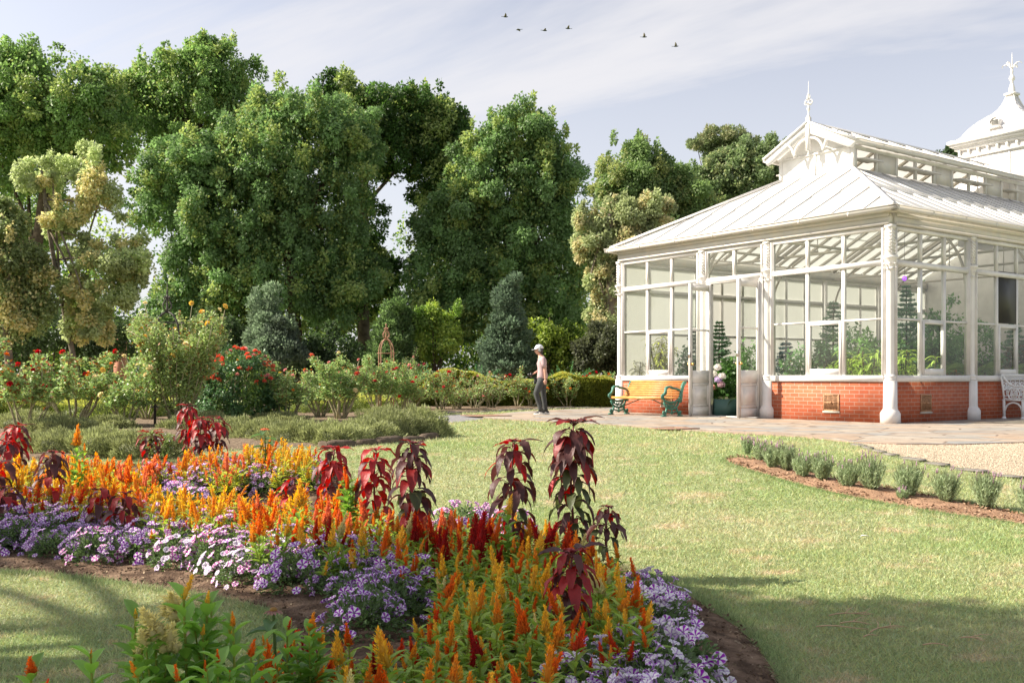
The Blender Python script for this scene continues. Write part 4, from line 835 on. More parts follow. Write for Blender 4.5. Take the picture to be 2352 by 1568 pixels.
tree('golden_tree', 'yellow green tree cut off by the left edge of the photo', 'tree', 30, [(10, 520, 60, 55), (40, 600, 70, 60), (-20, 600, 60, 80), (60, 680, 60, 60), (10, 740, 70, 60)], 20, 26000, .12, .08, (.26, .32, .14), GG, GOLD2, cr=.42, hp=.3, r0=.14, r1=.07, mt=m_trunk2)
tree('golden_tree', 'pinkish gold leaved tree against the left end of the glasshouse', 'tree', 37, [(1400, 500, 50, 40), (1460, 490, 50, 35), (1510, 475, 32, 20), (1370, 570, 50, 45), (1390, 650, 45, 50), (1440, 560, 60, 50), (1380, 720, 40, 40), (1500, 530, 40, 35), (1350, 500, 25, 25)], 1415, 42000, .12, .08, (.34, .39, .20), GG, (.58, .53, .30), core=.08, cr=.32, hp=.3, r0=.22, r1=.1, mt=m_trunk2)
def cone(name, label, px, ytop, ybot, wpx, Y, col, group, n=16000, L=.13, W=.07):
    k = Y / FP; H_ = (ybot - ytop) * k; x0 = (px - CX) * k; r_ = thing(name, label, 'shrub', (x0, Y, 0), group=group); bl = []; zb = EYE + (HOR - ybot) * k
    for i in range(9): t = i / 8; bl.append((R.normal(0, .12), R.normal(0, .1), zb + H_ * (.08 + .88 * t), wpx * k * .5 * (1 - t * .86) + .08, wpx * k * .5 * (1 - t * .86) + .08, H_ * .1))
    mb = MB(); clumps(mb, bl, n, L, W, col, cr=.28, droop=-.6, colvar=.2); mb.build('foliage', m_leaf, r_); mb = MB(); mb.tube([(0, 0, -.1), (0, 0, zb + H_ * .8)], [.12, .03], 8); mb.build('trunk', m_trunk, r_)
CS = 'conical shrubs under the tall trees'
cone('conical_shrub', 'grey green conical shrub with a second shoulder under the tall trees, left one', 618, 662, 840, 130, 37, (.20, .27, .17), CS); cone('conical_shrub', 'bright green conical shrub behind the rusty rose frame', 898, 700, 860, 120, 38, (.15, .23, .09), CS)
cone('conical_shrub', 'grey green conical shrub left of the walking person', 1170, 640, 862, 130, 36, (.14, .20, .13), CS); cone('conical_shrub', 'small side shoulder shrub leaning on the left grey green cone', 650, 725, 840, 80, 36.5, (.13, .17, .12), CS, 8000)
cone('conical_shrub', 'thin pale green sapling rising above the bright conical shrub', 925, 672, 760, 40, 38.5, (.12, .19, .07), CS, 3500)
def bushy(name, label, cat, Y, blobs, n, col, hue2=None, L=.12, W=.08, cr=.35, group=None, **kw):
    wb = wblobs(Y, blobs); x0 = wb[0][0]; r_ = thing(name, label, cat, (x0, Y, 0), group=group); mb = MB(); cc = clumps(mb, [(b_[0] - x0, b_[1] - Y, *b_[2:]) for b_ in wb], n, L, W, col, cr=cr, hue2=hue2, **kw); mb.build('foliage', m_leaf, r_)
    mb = MB()
    for i in range(7): q = cc[R.integers(len(cc))]; mb.tube([(R.normal(0, .15), R.normal(0, .1), -.05), q * [.5, .5, .6], q], [.05, .035, .015], 5)
    mb.build('stems', m_trunk, r_); return r_
US = 'leafy shrubs in the shade under the trees'
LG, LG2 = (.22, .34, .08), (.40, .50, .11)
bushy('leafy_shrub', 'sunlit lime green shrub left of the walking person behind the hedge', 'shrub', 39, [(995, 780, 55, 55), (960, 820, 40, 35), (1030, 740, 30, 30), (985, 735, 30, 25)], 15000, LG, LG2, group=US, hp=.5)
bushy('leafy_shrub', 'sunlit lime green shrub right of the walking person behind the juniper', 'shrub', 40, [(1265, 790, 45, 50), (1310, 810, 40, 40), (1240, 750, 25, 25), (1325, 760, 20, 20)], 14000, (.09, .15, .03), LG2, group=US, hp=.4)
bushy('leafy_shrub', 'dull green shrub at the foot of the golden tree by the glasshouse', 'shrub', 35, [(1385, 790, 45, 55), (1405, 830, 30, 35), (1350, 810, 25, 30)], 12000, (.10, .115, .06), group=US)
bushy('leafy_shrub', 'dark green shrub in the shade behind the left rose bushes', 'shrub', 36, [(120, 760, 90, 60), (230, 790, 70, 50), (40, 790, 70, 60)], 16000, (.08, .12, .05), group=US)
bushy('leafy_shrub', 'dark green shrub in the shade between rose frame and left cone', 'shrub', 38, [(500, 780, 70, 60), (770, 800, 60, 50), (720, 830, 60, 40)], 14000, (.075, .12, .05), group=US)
# the wood behind as one mass, with open sky left above it
mb = MB(); bl = []
for i in range(44):
    x = -46 + i * 2.1 + R.normal(0, .5); y = 66 + R.uniform(-3, 6); h = R.uniform(12, 14) if not (-28 < x < -23 or -10.5 < x < -7) else 9.0; bl.append((x, y, h * .5, 2.4, 2.4, h * .55)); bl.append((x + 1, 72, 2.4, 2.2, 1.5, 3.2))
clumps(mb, bl, 230000, .26, .18, (.11, .19, .06), cr=.8, hue2=(.34, .44, .10), hp=.4); tag(mb.build('distant_woodland', m_leaf), 'low mass of woodland seen between the trunks', kind='stuff')
m_far = MB()
for px, w, Y in ((500, 14, 45), (710, 18, 44), (820, 22, 46), (1110, 16, 45), (235, 12, 40)): pass
# a rust and brick coloured gate pier half hidden behind the golden tree
x, y, z = at(276, 800, 52); mb = MB(); mb.box((0, 0, 1.3), (.5, .5, 2.8)); mb.box((0, 0, 2.72), (.62, .62, .1)); mb.lathe([(0, 2.75), (.3, 2.77), (.2, 2.95), (0, 3.05)], 4, rot=math.pi / 4, square=True); o = mb.build('brick_pier', mat('pier_brick', (.5, .22, .15), .9, var=.3)); o.location = (x, y, 0); tag(o, 'pink brick pier glimpsed behind the golden tree at left', 'pier')
# shade tree beside the viewer, out of the frame to the left; it throws the shade on the flower bed
def shade():
    sd = np.array(SDIR); bl = []
    for gx, gy, r_, t in SHADE: p = np.array([gx, gy, -.3]) + sd * t; bl.append((*p, r_, r_, r_ * .8))
    x0, y0 = -9.2, 4.6; r_ = thing('shade_tree', 'leafy tree standing outside the frame at left that shades the foreground flowers', 'tree', (x0, y0, -.42)); mb = MB()
    clumps(mb, [(b_[0] - x0, b_[1] - y0, b_[2] + .42, *b_[3:]) for b_ in bl], 21000, .15, .10, (.06, .12, .03), cr=.45, shell=.3, spr=0); mb.build('crown', m_leaf, r_)
    trunk_mesh((0, 0, -.1), (.5, .6, 5.5), .28, .12, [(b_[0] - x0, b_[1] - y0, b_[2]) for b_ in bl], m_trunk, r_)
SHADE = [(0.3, 5.1, 1.6, 11.5), (-1.0, 5.5, 1.2, 12), (1.6, 4.5, 1.55, 11), (2.9, 4.35, 1.2, 12), (2.2, 4.9, .9, 11.5), (1.0, 3.4, 1.6, 12.5), (-3.9, 8.1, .75, 11.5), (-4.7, 7.6, .7, 12), (-.4, 6.4, .7, 12), (3.2, 3.4, .9, 11.4), (-2.6, 3.5, .5, 12), (-.7, 3.6, 1.0, 11.7)]
shade()

# hedge and junipers
hp_ = [(950, 885), (985, 870), (1010, 857), (1045, 849), (1085, 857), (1112, 872), (1150, 877), (1200, 879), (1250, 872), (1290, 861), (1350, 868), (1400, 872), (1440, 880)]
Yh = 31.5; hx = np.array([(a - CX) / FP * Yh for a, _ in hp_]); hh = np.array([EYE + (HOR - b_) / FP * Yh for _, b_ in hp_]); mb = MB(); n = 52000; x = R.uniform(hx[0], hx[-1], n); Hh = np.interp(x, hx, hh); t = R.uniform(0, 1, n)
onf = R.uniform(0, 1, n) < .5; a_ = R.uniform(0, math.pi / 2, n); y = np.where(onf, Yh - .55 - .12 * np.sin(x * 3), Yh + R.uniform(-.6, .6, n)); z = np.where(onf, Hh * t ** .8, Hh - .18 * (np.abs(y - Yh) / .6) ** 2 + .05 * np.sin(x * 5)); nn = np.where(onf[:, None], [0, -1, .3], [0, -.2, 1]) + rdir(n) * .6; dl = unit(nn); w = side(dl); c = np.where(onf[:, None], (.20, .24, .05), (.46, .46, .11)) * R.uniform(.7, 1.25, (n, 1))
hg = thing('clipped_hedge', 'clipped yellow green hedge with wavy top behind the far rose row', 'hedge'); mb.quads(np.stack([x, y, z], 1), dl, w, R.uniform(.06, .1, n), R.uniform(.03, .05, n), c); mb.build('foliage', m_leaf, hg)
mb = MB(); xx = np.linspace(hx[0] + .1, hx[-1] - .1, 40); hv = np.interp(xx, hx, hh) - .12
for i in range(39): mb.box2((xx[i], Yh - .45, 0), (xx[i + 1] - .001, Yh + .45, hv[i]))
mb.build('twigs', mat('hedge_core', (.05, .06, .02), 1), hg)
def juniper(px, py, w, label):
    Y = 34.0; k = Y / FP; x0 = (px - CX) * k; H_ = (EYE + (HOR - py) * k) * 1.3; Wd = w * k / 2; mb = MB()
    for i in range(150):
        a = R.uniform(-.15, math.pi + .15); el = R.uniform(.25, 1.1); L_ = R.uniform(.5, 1.0); tip = np.array([math.cos(a) * Wd * L_, -abs(R.normal(0, .5)), H_ * math.sin(el) * L_ * (1.0 - .45 * abs(math.cos(a))) + .0]); t = np.linspace(0, 1, 6)[:, None]; s0 = tip * [.25, .4, .3]
        p = s0 * (1 - t) + tip * t + [0, 0, .12] * np.sin(t * 3); n = 60; tt = R.uniform(0, 1, n); q = s0 + (tip - s0) * tt[:, None] + np.stack([0 * tt, 0 * tt, .12 * np.sin(tt * 3)], 1); ax = unit(tip - s0); dl = unit(ax + rdir(n) * .55 + [0, 0, .15]); mb.quads(q, dl, side(dl), R.uniform(.08, .17, n) * (1.1 - .5 * tt), .03 + 0 * tt, np.array([.13, .27, .12]) * R.uniform(.7, 1.3, (n, 1)))
    r_ = thing('spreading_juniper', label, 'shrub', (x0, Y, 0), group='spreading junipers behind the hedge'); mb.build('foliage', m_leaf, r_); mb = MB()
    for i in range(6): a = -.2 + i * .65; mb.tube([(0, 0, -.05), (math.cos(a) * .3, 0, .3), (math.cos(a) * Wd * .5, -.1, H_ * .5)], [.06, .04, .015], 6)
    mb.build('branches', m_trunk, r_)
juniper(1100, 838, 250, 'widest spreading juniper, left of the walking person behind the hedge'); juniper(1300, 828, 180, 'feathery spreading juniper right of the walking person'); juniper(975, 842, 110, 'small spreading juniper at the left end of the hedge'); juniper(1395, 858, 90, 'low juniper partly hidden by the glasshouse corner')

# ------------------------------------------------------------------ low shrubs of the left garden
m_fine = mat('fine_leaf', rough=.6, attr=True, trans=.3, spec=.25)
def mound(px, py, wd, hgt, label, col, group, n=5000, L=.06, W=.012, yellow=False, dp=None):
    x, y, z = gp(px, py); hgt = hgt * .72; rx, ry = wd / 2, (dp or wd * .42); d = rdir(n, 0.0, 1.0); lump = 1 + .24 * np.sin(d[:, 0] * 7 + px) * np.cos(d[:, 1] * 8) + .06 * np.sin(d[:, 2] * 13); rr_ = (R.uniform(.7, 1, n) ** .6 * lump)[:, None]
    p = d * [rx, ry, hgt] * rr_; dl = unit(d * [1, 1, .7] + rdir(n) * .6 + [0, 0, .7]); w = side(dl); c = np.array(col) * R.uniform(.55, 1.4, (n, 1)) * R.uniform(.85, 1.15); top = d[:, 2] > .6
    if yellow: c = np.where(top[:, None], np.array([.60, .62, .18]) * R.uniform(.7, 1.2, (n, 1)), c)
    mb = MB(); s_ = R.uniform(.6, 1.3, n); mb.quads(p, dl, w, L * s_, W * s_, c); mb.ball((0, 0, 0), (rx * .72, ry * .72, hgt * .75), 14, 9, np.array(col) * .6)
    o = mb.build('low_shrub', m_fine); o.location = (x, y, z); return tag(o, label, 'shrub', group)
OL = (.31, .34, .16); OG = 'low olive green border shrubs'
for a_ in ((965, 1003, 1.0, .62, 'rounded olive shrub at the right tip of the stone edged border'), (900, 1006, 1.1, .6, 'olive shrub second from the right tip of the stone edged border'), (830, 1012, 1.15, .42, 'low olive shrub above the middle of the stone edging'), (762, 1020, 1.1, .4, 'low olive shrub behind the back row of orange celosia'), (690, 1018, 1.1, .42, 'dark olive shrub below the twisted rose stems'),
           (610, 1010, 1.1, .4, 'olive shrub just below the coral rose bush'), (540, 1006, 1.0, .4, 'olive shrub between coral roses and dark red leaves'), (240, 1040, 1.2, .42, 'dark olive shrub behind the left celosia field'), (330, 1046, 1.1, .38, 'dark olive shrub beside the leftmost red topped amaranth group'), (140, 1038, 1.1, .36, 'low dark olive shrub left of the tall yellow spike'),
           (470, 985, 1.2, .4, 'pale olive shrub below the rose between climbing and coral bushes'), (140, 1000, 1.3, .4, 'olive shrub around the base of the forked rose trunk'), (60, 985, 1.3, .45, 'greyish olive shrub under the left rose bush'), (250, 990, .9, .34, 'small olive shrub in front of the rose frame'), (425, 990, .9, .32, 'small olive shrub at the foot of the climbing rose'), (880, 970, 1.2, .42, 'pale olive shrub under the red roses near the path'), (640, 975, 1.2, .3, 'pale dry shrub behind the twisted rose stems')):
    mound(*a_, OL, OG, n=7000)
YH = 'low golden hedge clumps in the left garden'
for a_ in ((30, 966, 2.3, .8, 'golden green low hedge clump at the left edge'), (130, 962, 2.4, .75, 'golden green low hedge clump behind the first rose stems'), (225, 964, 2.5, .85, 'brightest golden hedge clump behind the forked rose'), (310, 960, 2.0, .85, 'golden hedge clump beside the climbing rose'), (725, 950, 2.4, .75, 'golden hedge clump behind the twisted rose stems'), (840, 945, 2.4, .75, 'golden hedge clump below the red roses')):
    mound(*a_, (.24, .30, .08), YH, n=9000, yellow=True, L=.07, W=.02)
# ================================================================== roses
m_rleaf = mat('rose_leaf', rough=.42, attr=True, trans=.36, spec=.45)
m_cane = mat('rose_cane', (.30, .27, .16), .8, var=.4, vscale=15)
m_pet = mat('rose_petal', rough=.5, attr=True, trans=.35)
def rose_bloom(col, s=1.0):
    mb = MB(); 
    for ring, (n, el, L_, W_p) in enumerate(((4, 1.25, .045, .04), (5, .95, .055, .05), (6, .55, .06, .055), (6, .2, .055, .055))):
        a = np.arange(n) * 2 * np.pi / n + ring * .7; d = np.stack([np.cos(a) * math.cos(el), np.sin(a) * math.cos(el), np.full(n, math.sin(el))], 1); w = np.stack([-np.sin(a), np.cos(a), 0 * a], 1)
        mb.leaves(np.zeros((n, 3)) + [0, 0, .012], d, w, L_ * s, W_p * s, -.25 if ring < 2 else .15, .3, 3, np.array(col) * R.uniform(.8, 1.15, (n, 1)))
    return mb.mesh('rose_bloom', m_pet)
BLOOM = {k: rose_bloom(c, s) for k, (c, s) in dict(red=((.62, .02, .03), 1.0), crimson=((.60, .03, .09), 1.0), coral=((.85, .22, .15), 1.1), pink=((.85, .42, .40), .9), cream=((.88, .78, .50), 1.0), yellow=((.90, .62, .16), 1.0), orange=((.85, .30, .07), .8), peach=((.9, .62, .36), 1.3)).items()}
def rose(px, py, hgt, spread, label, blooms, ncane=7, nleaf=1700, dense=False, lean=0.0, Lf=.055, col=(.28, .40, .15), red=.08, cane_r=.022, low=.34, group='rose bushes of the garden', inter=None, vase=0.0):
    x, y, z = gp(px, py); r_ = thing('rose_bush', label, 'rose bush', (x, y, z), group=group); mb = MB(); tips = []; segs = []
    for i in range(ncane):
        a = 2 * math.pi * (i + R.uniform(-.3, .3)) / ncane; sp = spread * R.uniform(.55, 1.0); b0 = np.array([math.cos(a) * .06, math.sin(a) * .05, 0]); tip = np.array([math.cos(a) * sp + lean, math.sin(a) * sp * .6, hgt * R.uniform(.6, .95)])
        mid = b0 + (tip - b0) * [.45 + vase, .45 + vase, .42] + np.append(R.normal(0, .06, 2), 0); t = np.linspace(0, 1, 8)[:, None]; p = (1 - t) ** 2 * b0 + 2 * t * (1 - t) * mid + t ** 2 * tip; p[1:-1] += R.normal(0, .018, (6, 3)); mb.tube(p, np.linspace(cane_r * R.uniform(.7, 1.2), .006, 8), 5); segs.append(p)
        for j in range(4):
            s_ = p[3 + j % 4]; e = s_ + np.array([R.normal(0, .22), R.normal(0, .16), R.uniform(.12, .42) * hgt * .6]); e[2] = min(e[2], hgt); mb.tube([s_, (s_ + e) / 2 + R.normal(0, .03, 3), e], [.009, .007, .004], 4); segs.append(np.linspace(s_, e, 6)); tips.append(e)
        tips.append(p[-1])
    mb.build('canes', m_cane, r_); tips = np.array(tips); mb = MB()
    if dense:
        clumps(mb, [(lean, 0, hgt * .5, spread, spread * .8, hgt * .5), (lean * .5, 0, hgt * .3, spread * .95, spread * .8, hgt * .32)], nleaf, Lf, Lf * .62, col, cr=.16, hue2=(.18, .28, .07), hp=.2, droop=.4)
    else:
        n = int(nleaf * 1.15); k = R.integers(0, len(segs), n); allp = np.stack([s[np.clip((R.uniform(0, 1) ** .7 * (len(s) - 1)), 0, len(s) - 1).astype(int)] for s in [segs[q] for q in k]]); p = allp + R.normal(0, .05, (n, 3)); ok = p[:, 2] > hgt * low; p = p[ok]; n = len(p)
        dl = unit(rdir(n, -.5, .7)); w = unit(np.cross(dl, rdir(n, .3, 1))); c = np.array(col) * R.uniform(.6, 1.5, (n, 1)); rd = R.uniform(0, 1, n) < red * (p[:, 2] / hgt); c = np.where(rd[:, None], np.array([.35, .13, .05]) * R.uniform(.6, 1.3, (n, 1)), c); pal = R.uniform(0, 1, n) < .12; c = np.where(pal[:, None], (.48, .54, .20), c)
        s_ = R.uniform(.6, 1.3, n); mb.quads(p, dl, w, Lf * s_, Lf * .62 * s_, c)
    mb.build('foliage', m_rleaf, r_)
    for kind, cnt in blooms:
        for i in range(cnt):
            if dense: d = rdir(1, .1, 1)[0]; d[1] = -abs(d[1]); q = np.array([lean, 0, hgt * .5]) + d * [spread, spread * .8, hgt * .5] * 1.02
            else: q = tips[R.integers(len(tips))] + R.normal(0, .03, 3) + [0, -.05, .02]; q = q if R.uniform() < .75 else q * [1, 1, R.uniform(.5, .9)]
            link('bloom', BLOOM[kind], r_, q, (R.normal(.45, .3), R.normal(0, .3), R.uniform(0, 6)), R.uniform(.8, 1.25))
    return r_
rose(60, 1000, 1.65, 1.05, 'spindly rose bush leaning in at the left edge with coppery new leaves', [('red', 8), ('orange', 6)], 7, 4600, red=.3, Lf=.07, vase=-.1)
rose(170, 982, 1.55, 1.15, 'open vase shaped rose bush with thick forked trunk and scattered red blooms', [('red', 15), ('orange', 8)], 9, 7600, red=.25, Lf=.065, cane_r=.032, low=.35, vase=.1)
rose(288, 986, 1.25, .7, 'slender rose bush with pale blooms left of the climbing rose', [('cream', 4), ('yellow', 2), ('red', 1)], 7, 3600, Lf=.06)
rose(10, 968, 1.0, .6, 'rose bush with big peach blooms cut by the left edge', [('peach', 4)], 6, 2400, Lf=.06)
rose(410, 984, 2.5, 1.0, 'tall climbing rose with pale yellow blooms smothering an iron frame', [('cream', 34), ('yellow', 24)], 22, 17000, Lf=.055, low=.1, col=(.32, .42, .16))
rose(340, 968, 1.5, .8, 'leafy rose bush filling the space left of the climbing rose', [('red', 2), ('cream', 4), ('orange', 2)], 8, 5200, Lf=.06)
rose(470, 968, 1.3, .7, 'leafy rose bush between the climbing and the coral rose', [('cream', 3), ('pink', 2)], 8, 4200, Lf=.055)
rose(545, 972, 1.55, .86, 'dense dark green rose bush topped with many coral blooms', [('coral', 44), ('pink', 12)], 9, 13000, True, Lf=.07, col=(.10, .20, .08))
rose(600, 962, 1.55, .6, 'rose bush with small yellow blooms right behind the coral one', [('yellow', 6), ('coral', 5), ('orange', 3)], 8, 4600, Lf=.06)
rose(660, 972, 1.2, .75, 'sparse rose bush with thin leaning stems right of the coral one', [('pink', 5), ('red', 2), ('orange', 2)], 8, 5000, Lf=.055)
rose(735, 962, 1.25, .7, 'sparse rose bush on a dark twisted trunk with pale pink blooms', [('pink', 7)], 7, 5000, Lf=.055, cane_r=.03)
rose(781, 966, 1.55, .8, 'tall rose bush on the thickest gnarled trunk in the middle', [('pink', 4), ('cream', 3), ('coral', 3)], 8, 7000, Lf=.055, cane_r=.04, low=.3)
rose(868, 952, 1.5, .85, 'bushy rose below the rusty frame with a cluster of red blooms', [('crimson', 16), ('red', 8), ('pink', 3)], 10, 8500, Lf=.055)
rose(925, 948, 1.3, .6, 'rose bush with pale bare stems at the end of the border near the path', [('red', 7), ('pink', 2)], 9, 4200, Lf=.055, low=.3)
rose(955, 934, 2.0, .3, 'lanky climbing rose shoot with pink blooms above the others', [('pink', 4), ('crimson', 6)], 4, 900, Lf=.055)
FR = 'roses of the far row by the hedge'
for a_ in ((945, 944.5, 1.0, .5, 'far row rose with pale canes at the left end of the row', [('red', 2)], 7, 900), (1012, 944.5, 1.3, .55, 'far row rose with three clusters of scarlet blooms', [('red', 8), ('orange', 2)], 8, 1500), (1048, 943, .75, .45, 'low feathery far row rose without blooms', [], 8, 900), (1094, 940.5, 1.25, .7, 'wide open far row rose with arching thorny canes', [('pink', 3)], 7, 900), (1128, 940, .9, .5, 'far row rose made of thick pale stumps', [('pink', 1)], 7, 500),
           (1190, 938, 1.3, .45, 'upright far row rose with four round red blooms left of the person', [('red', 5)], 5, 1100), (1222, 938, .95, .4, 'short far row rose partly behind the walking legs', [('orange', 2)], 5, 800), (1303, 936.5, 1.15, .62, 'dense far row rose with brownish leaves right of the person', [('orange', 3), ('red', 1)], 9, 2300), (1358, 935.5, 1.25, .7, 'vase shaped far row rose with bright red blooms', [('red', 5)], 8, 2200), (1395, 935, 1.2, .55, 'far row rose squeezed between bench and hedge', [('red', 3), ('orange', 2)], 8, 1800), (1330, 934.5, 1.0, .4, 'small far row rose behind the vase shaped one', [('red', 1)], 6, 900)):
    rose(*a_[:7], int(a_[7] * 1.7), Lf=.055, low=.28, group=FR, red=.25)
# iron rose frames
def obelisk(px, py, w, hgt, label, mt, rings, fin=.45):
    x, y, z = gp(px, py); r_ = thing('garden_obelisk', label, 'garden frame', (x, y, z), .3, 'iron rose frames'); sh = hgt - w * .75
    for i in range(4):
        a = math.pi / 4 + i * math.pi / 2; u = np.array([math.cos(a), math.sin(a), 0]); mb = MB(); t = np.linspace(0, math.pi / 2, 9)
        mb.tube(np.concatenate([[u * w / 2], [u * w / 2 + [0, 0, sh * .5]], u * (w / 2 * np.cos(t))[:, None] + np.stack([0 * t, 0 * t, sh + w * .75 * np.sin(t)], 1)]), .016, 6); mb.build('upright', mt, r_)
    for h in rings: mb = MB(); mb.tube(arc((0, 0, h), w / 2, 0, 2 * math.pi, 21, (1, 0, 0), (0, 1, 0)), .014, 6, False, flat=.6); mb.build('ring', mt, r_)
    mb = MB(); z0 = hgt
    for i in range(4):
        a = math.pi / 4 + i * math.pi / 2; u = np.array([math.cos(a), math.sin(a), 0]); mb.tube([u * .0 + [0, 0, z0], u * .10 + [0, 0, z0 + .07], u * .11 + [0, 0, z0 + .14], u * .03 + [0, 0, z0 + .25], u * .05 + [0, 0, z0 + .3], u * .075 + [0, 0, z0 + .27]], .011, 6)
    mb.lathe([(0, -.03), (.03, -.02), (.02, .1), (.012, .25), (.035, .28), (.015, .31), (.012, .36), (.025, .38), (.008, .42), (.002, fin)], 8, (0, 0, z0)); mb.build('finial', mt, r_)
m_rust = mat('rusty_iron', (.36, .19, .12), .75, var=.3, vscale=20); m_dk = mat('dark_iron', (.07, .06, .055), .6, var=.3, vscale=20)
obelisk(887, 948, .48, 1.98, 'rusty domed iron rose frame with pointed finial rising above red roses', m_rust, (.5, 1.16, 1.6), .42); obelisk(384, 982, .62, 2.2, 'dark iron rose frame with scrolled finial inside the climbing rose', m_dk, (.4, 1.0, 1.5, 2.0), .58)

# ================================================================== celosia
m_cleaf = mat('celosia_leaf', rough=.4, attr=True, trans=.4, spec=.45); m_plume = mat('celosia_plume', rough=.7, attr=True, trans=.42, spec=.15)
PAL = dict(orange=(.82, .19, .025), scarlet=(.68, .075, .022), crimson=(.40, .022, .02), amber=(.86, .37, .05), yellow=(.90, .58, .09), cream=(.78, .70, .34), salmon=(.84, .27, .13))
def plume(col, n=230, lobes=5, low=False):
    mb = MB(); col = np.array(col)
    def spike(c0, h, r, n_):
        t = R.uniform(0, 1, n_); a = R.uniform(0, 2 * np.pi, n_); prf = r * (1 - t) ** .75 * (.55 + .9 * t ** .4 * (1 - t) + .35); u = np.stack([np.cos(a), np.sin(a), 0 * a], 1)
        p = np.array(c0) + u * prf[:, None] * .75 + np.stack([0 * t, 0 * t, t * h * .93], 1); d = unit(u * (1.0 - .75 * t[:, None]) + [0, 0, .8] + rdir(n_) * .4); w = side(d); L_ = (.115 if not low else .19) * R.uniform(.4, 1.5, n_); c = col * R.uniform(.7, 1.2, (n_, 1)) * (.8 + .3 * t[:, None])
        mb.quads(p, d, w, L_, L_ * (.27 if not low else .36), c)
    spike((0, 0, 0), 1.0, .125, n); m_ = 5 if low else 7
    mb.lathe([(0, 0), (.07, .04), (.085, .25), (.065, .6), (.03, .85), (0, .97)], m_, col=col * .75)
    for i in range(lobes):
        a = i * 2 * math.pi / max(lobes, 1) + .4; c0 = (.11 * math.cos(a), .11 * math.sin(a), .0); spike(c0, R.uniform(.4, .75), .09, n // 4); mb.lathe([(0, 0), (.06, .05), (.06, .25), (0, .42)], m_ - 1, c0, col=col * .7)
    return mb
PLM = {k: [plume(c, 200, l).mesh('plume', m_plume) for l in (0, 3, 6)] for k, c in PAL.items()}
PLA = {k: [plume(c, 34, l, True).arr() for l in (0, 2)] for k, c in PAL.items()}
def foliage(h, nside, nl=12, gold=0.0, seg=3, Ls=1.0, wr=.30):
    """stem with lance leaves; returns MB and the plume slots"""
    mb = MB(); slots = []; gc = np.array([.25, .44, .09]); gs = np.array([.40, .44, .09])
    def stem(p0, p1, r, n_, L_):
        t = np.linspace(0, 1, 5)[:, None]; p = p0 * (1 - t) + p1 * t; mb.tube(p, np.linspace(r, r * .6, 5), 5, False, gs * .8); a = np.arange(n_) * 2.4 + R.uniform(0, 6); tt = np.linspace(.12, .97, n_); q = p0 + (p1 - p0) * tt[:, None]
        d = np.stack([np.cos(a), np.sin(a), .55 + .9 * tt], 1); w = np.stack([-np.sin(a), np.cos(a), 0 * a], 1); LL = L_ * (1.15 - .6 * tt) * R.uniform(.8, 1.2, n_) * Ls; c = (gc * (1 - gold) + np.array([.60, .64, .12]) * gold) * R.uniform(.7, 1.25, (n_, 1))
        mb.leaves(q, d, w, LL, LL * wr, .35, .3, seg, c)
    top = np.array([R.normal(0, .015), R.normal(0, .015), h]); stem(np.zeros(3), top, .006, nl, .125); slots.append((top, 1.0))
    for i in range(nside):
        a = i * 2 * math.pi / max(nside, 1) + R.uniform(-.4, .4); s_ = top * R.uniform(.25, .5); e = s_ + np.array([math.cos(a) * R.uniform(.04, .085), math.sin(a) * R.uniform(.04, .085), h * R.uniform(.2, .55)]); stem(s_, e, .004, max(5, nl // 2), .095); slots.append((e, R.uniform(.45, .8)))
    return mb, slots
CF = []
for i in range(6):
    mb, sl_ = foliage(.29, 1 + i % 4, 16, .15 + .1 * (i % 3)); CF.append((mb.mesh('celosia_leaves', m_cleaf), sl_))
CFL = []
for i in range(4): mb, sl_ = foliage(.29, 2 + i, 14, .85, 2); CFL.append((mb.arr(), sl_))
CELP = [(-200, 1062), (0, 1062), (150, 1042), (300, 1052), (430, 1035), (560, 1012), (650, 1004), (732, 1026), (732, 1046), (600, 1052), (430, 1066), (350, 1078), (345, 1104), (430, 1116), (600, 1122), (790, 1110), (850, 1150), (1000, 1168), (1100, 1182), (1250, 1190), (1420, 1240), (1475, 1300), (1490, 1345), (1480, 1420), (1400, 1470), (1260, 1490), (1240, 1900),
        (560, 1900), (585, 1490), (640, 1418), (720, 1405), (830, 1425), (960, 1390), (1000, 1335), (985, 1290), (870, 1226), (760, 1212), (690, 1218), (560, 1186), (430, 1166), (330, 1152), (200, 1132), (100, 1122), (-200, 1118)]
cand = []
yy = 3.1
while yy < 12.6:
    st = .148 if yy < 5.2 else .165; xx_ = -.6 * yy
    while xx_ < .4 * yy + .6:
        x = xx_ + R.uniform(-.06, .06); y = yy + R.uniform(-.06, .06); h = float(R.uniform(.85, 1.2)); px, py = proj(x, y, float(gz(y)) + .38 * h)
        if inpoly([px], [py], CELP)[0]: cand.append((x, y, h, px, py))
        xx_ += st
    yy += st * .9
cand.sort(key=lambda c: c[1]); print('celosia candidates', len(cand))
def zone_color(x, y, px, py):
    v = math.sin(x * 2.1 + 1.3 * math.sin(y * 1.7)) + .8 * math.sin(y * 2.7 + x * 1.1) + R.normal(0, 1.25)
    if y < 7.0: seq = ('crimson', 'scarlet', 'orange', 'amber', 'amber', 'orange', 'yellow', 'yellow', 'yellow') if R.uniform() > .06 else ('cream',)
    elif px < 300 and y < 8.6: seq = ('scarlet', 'scarlet', 'orange', 'salmon', 'amber', 'yellow')
    else: seq = ('salmon', 'salmon', 'orange', 'amber', 'amber', 'yellow', 'yellow')
    return seq[int(np.clip((v + 2.2) / 4.4 * len(seq), 0, len(seq) - 1))]
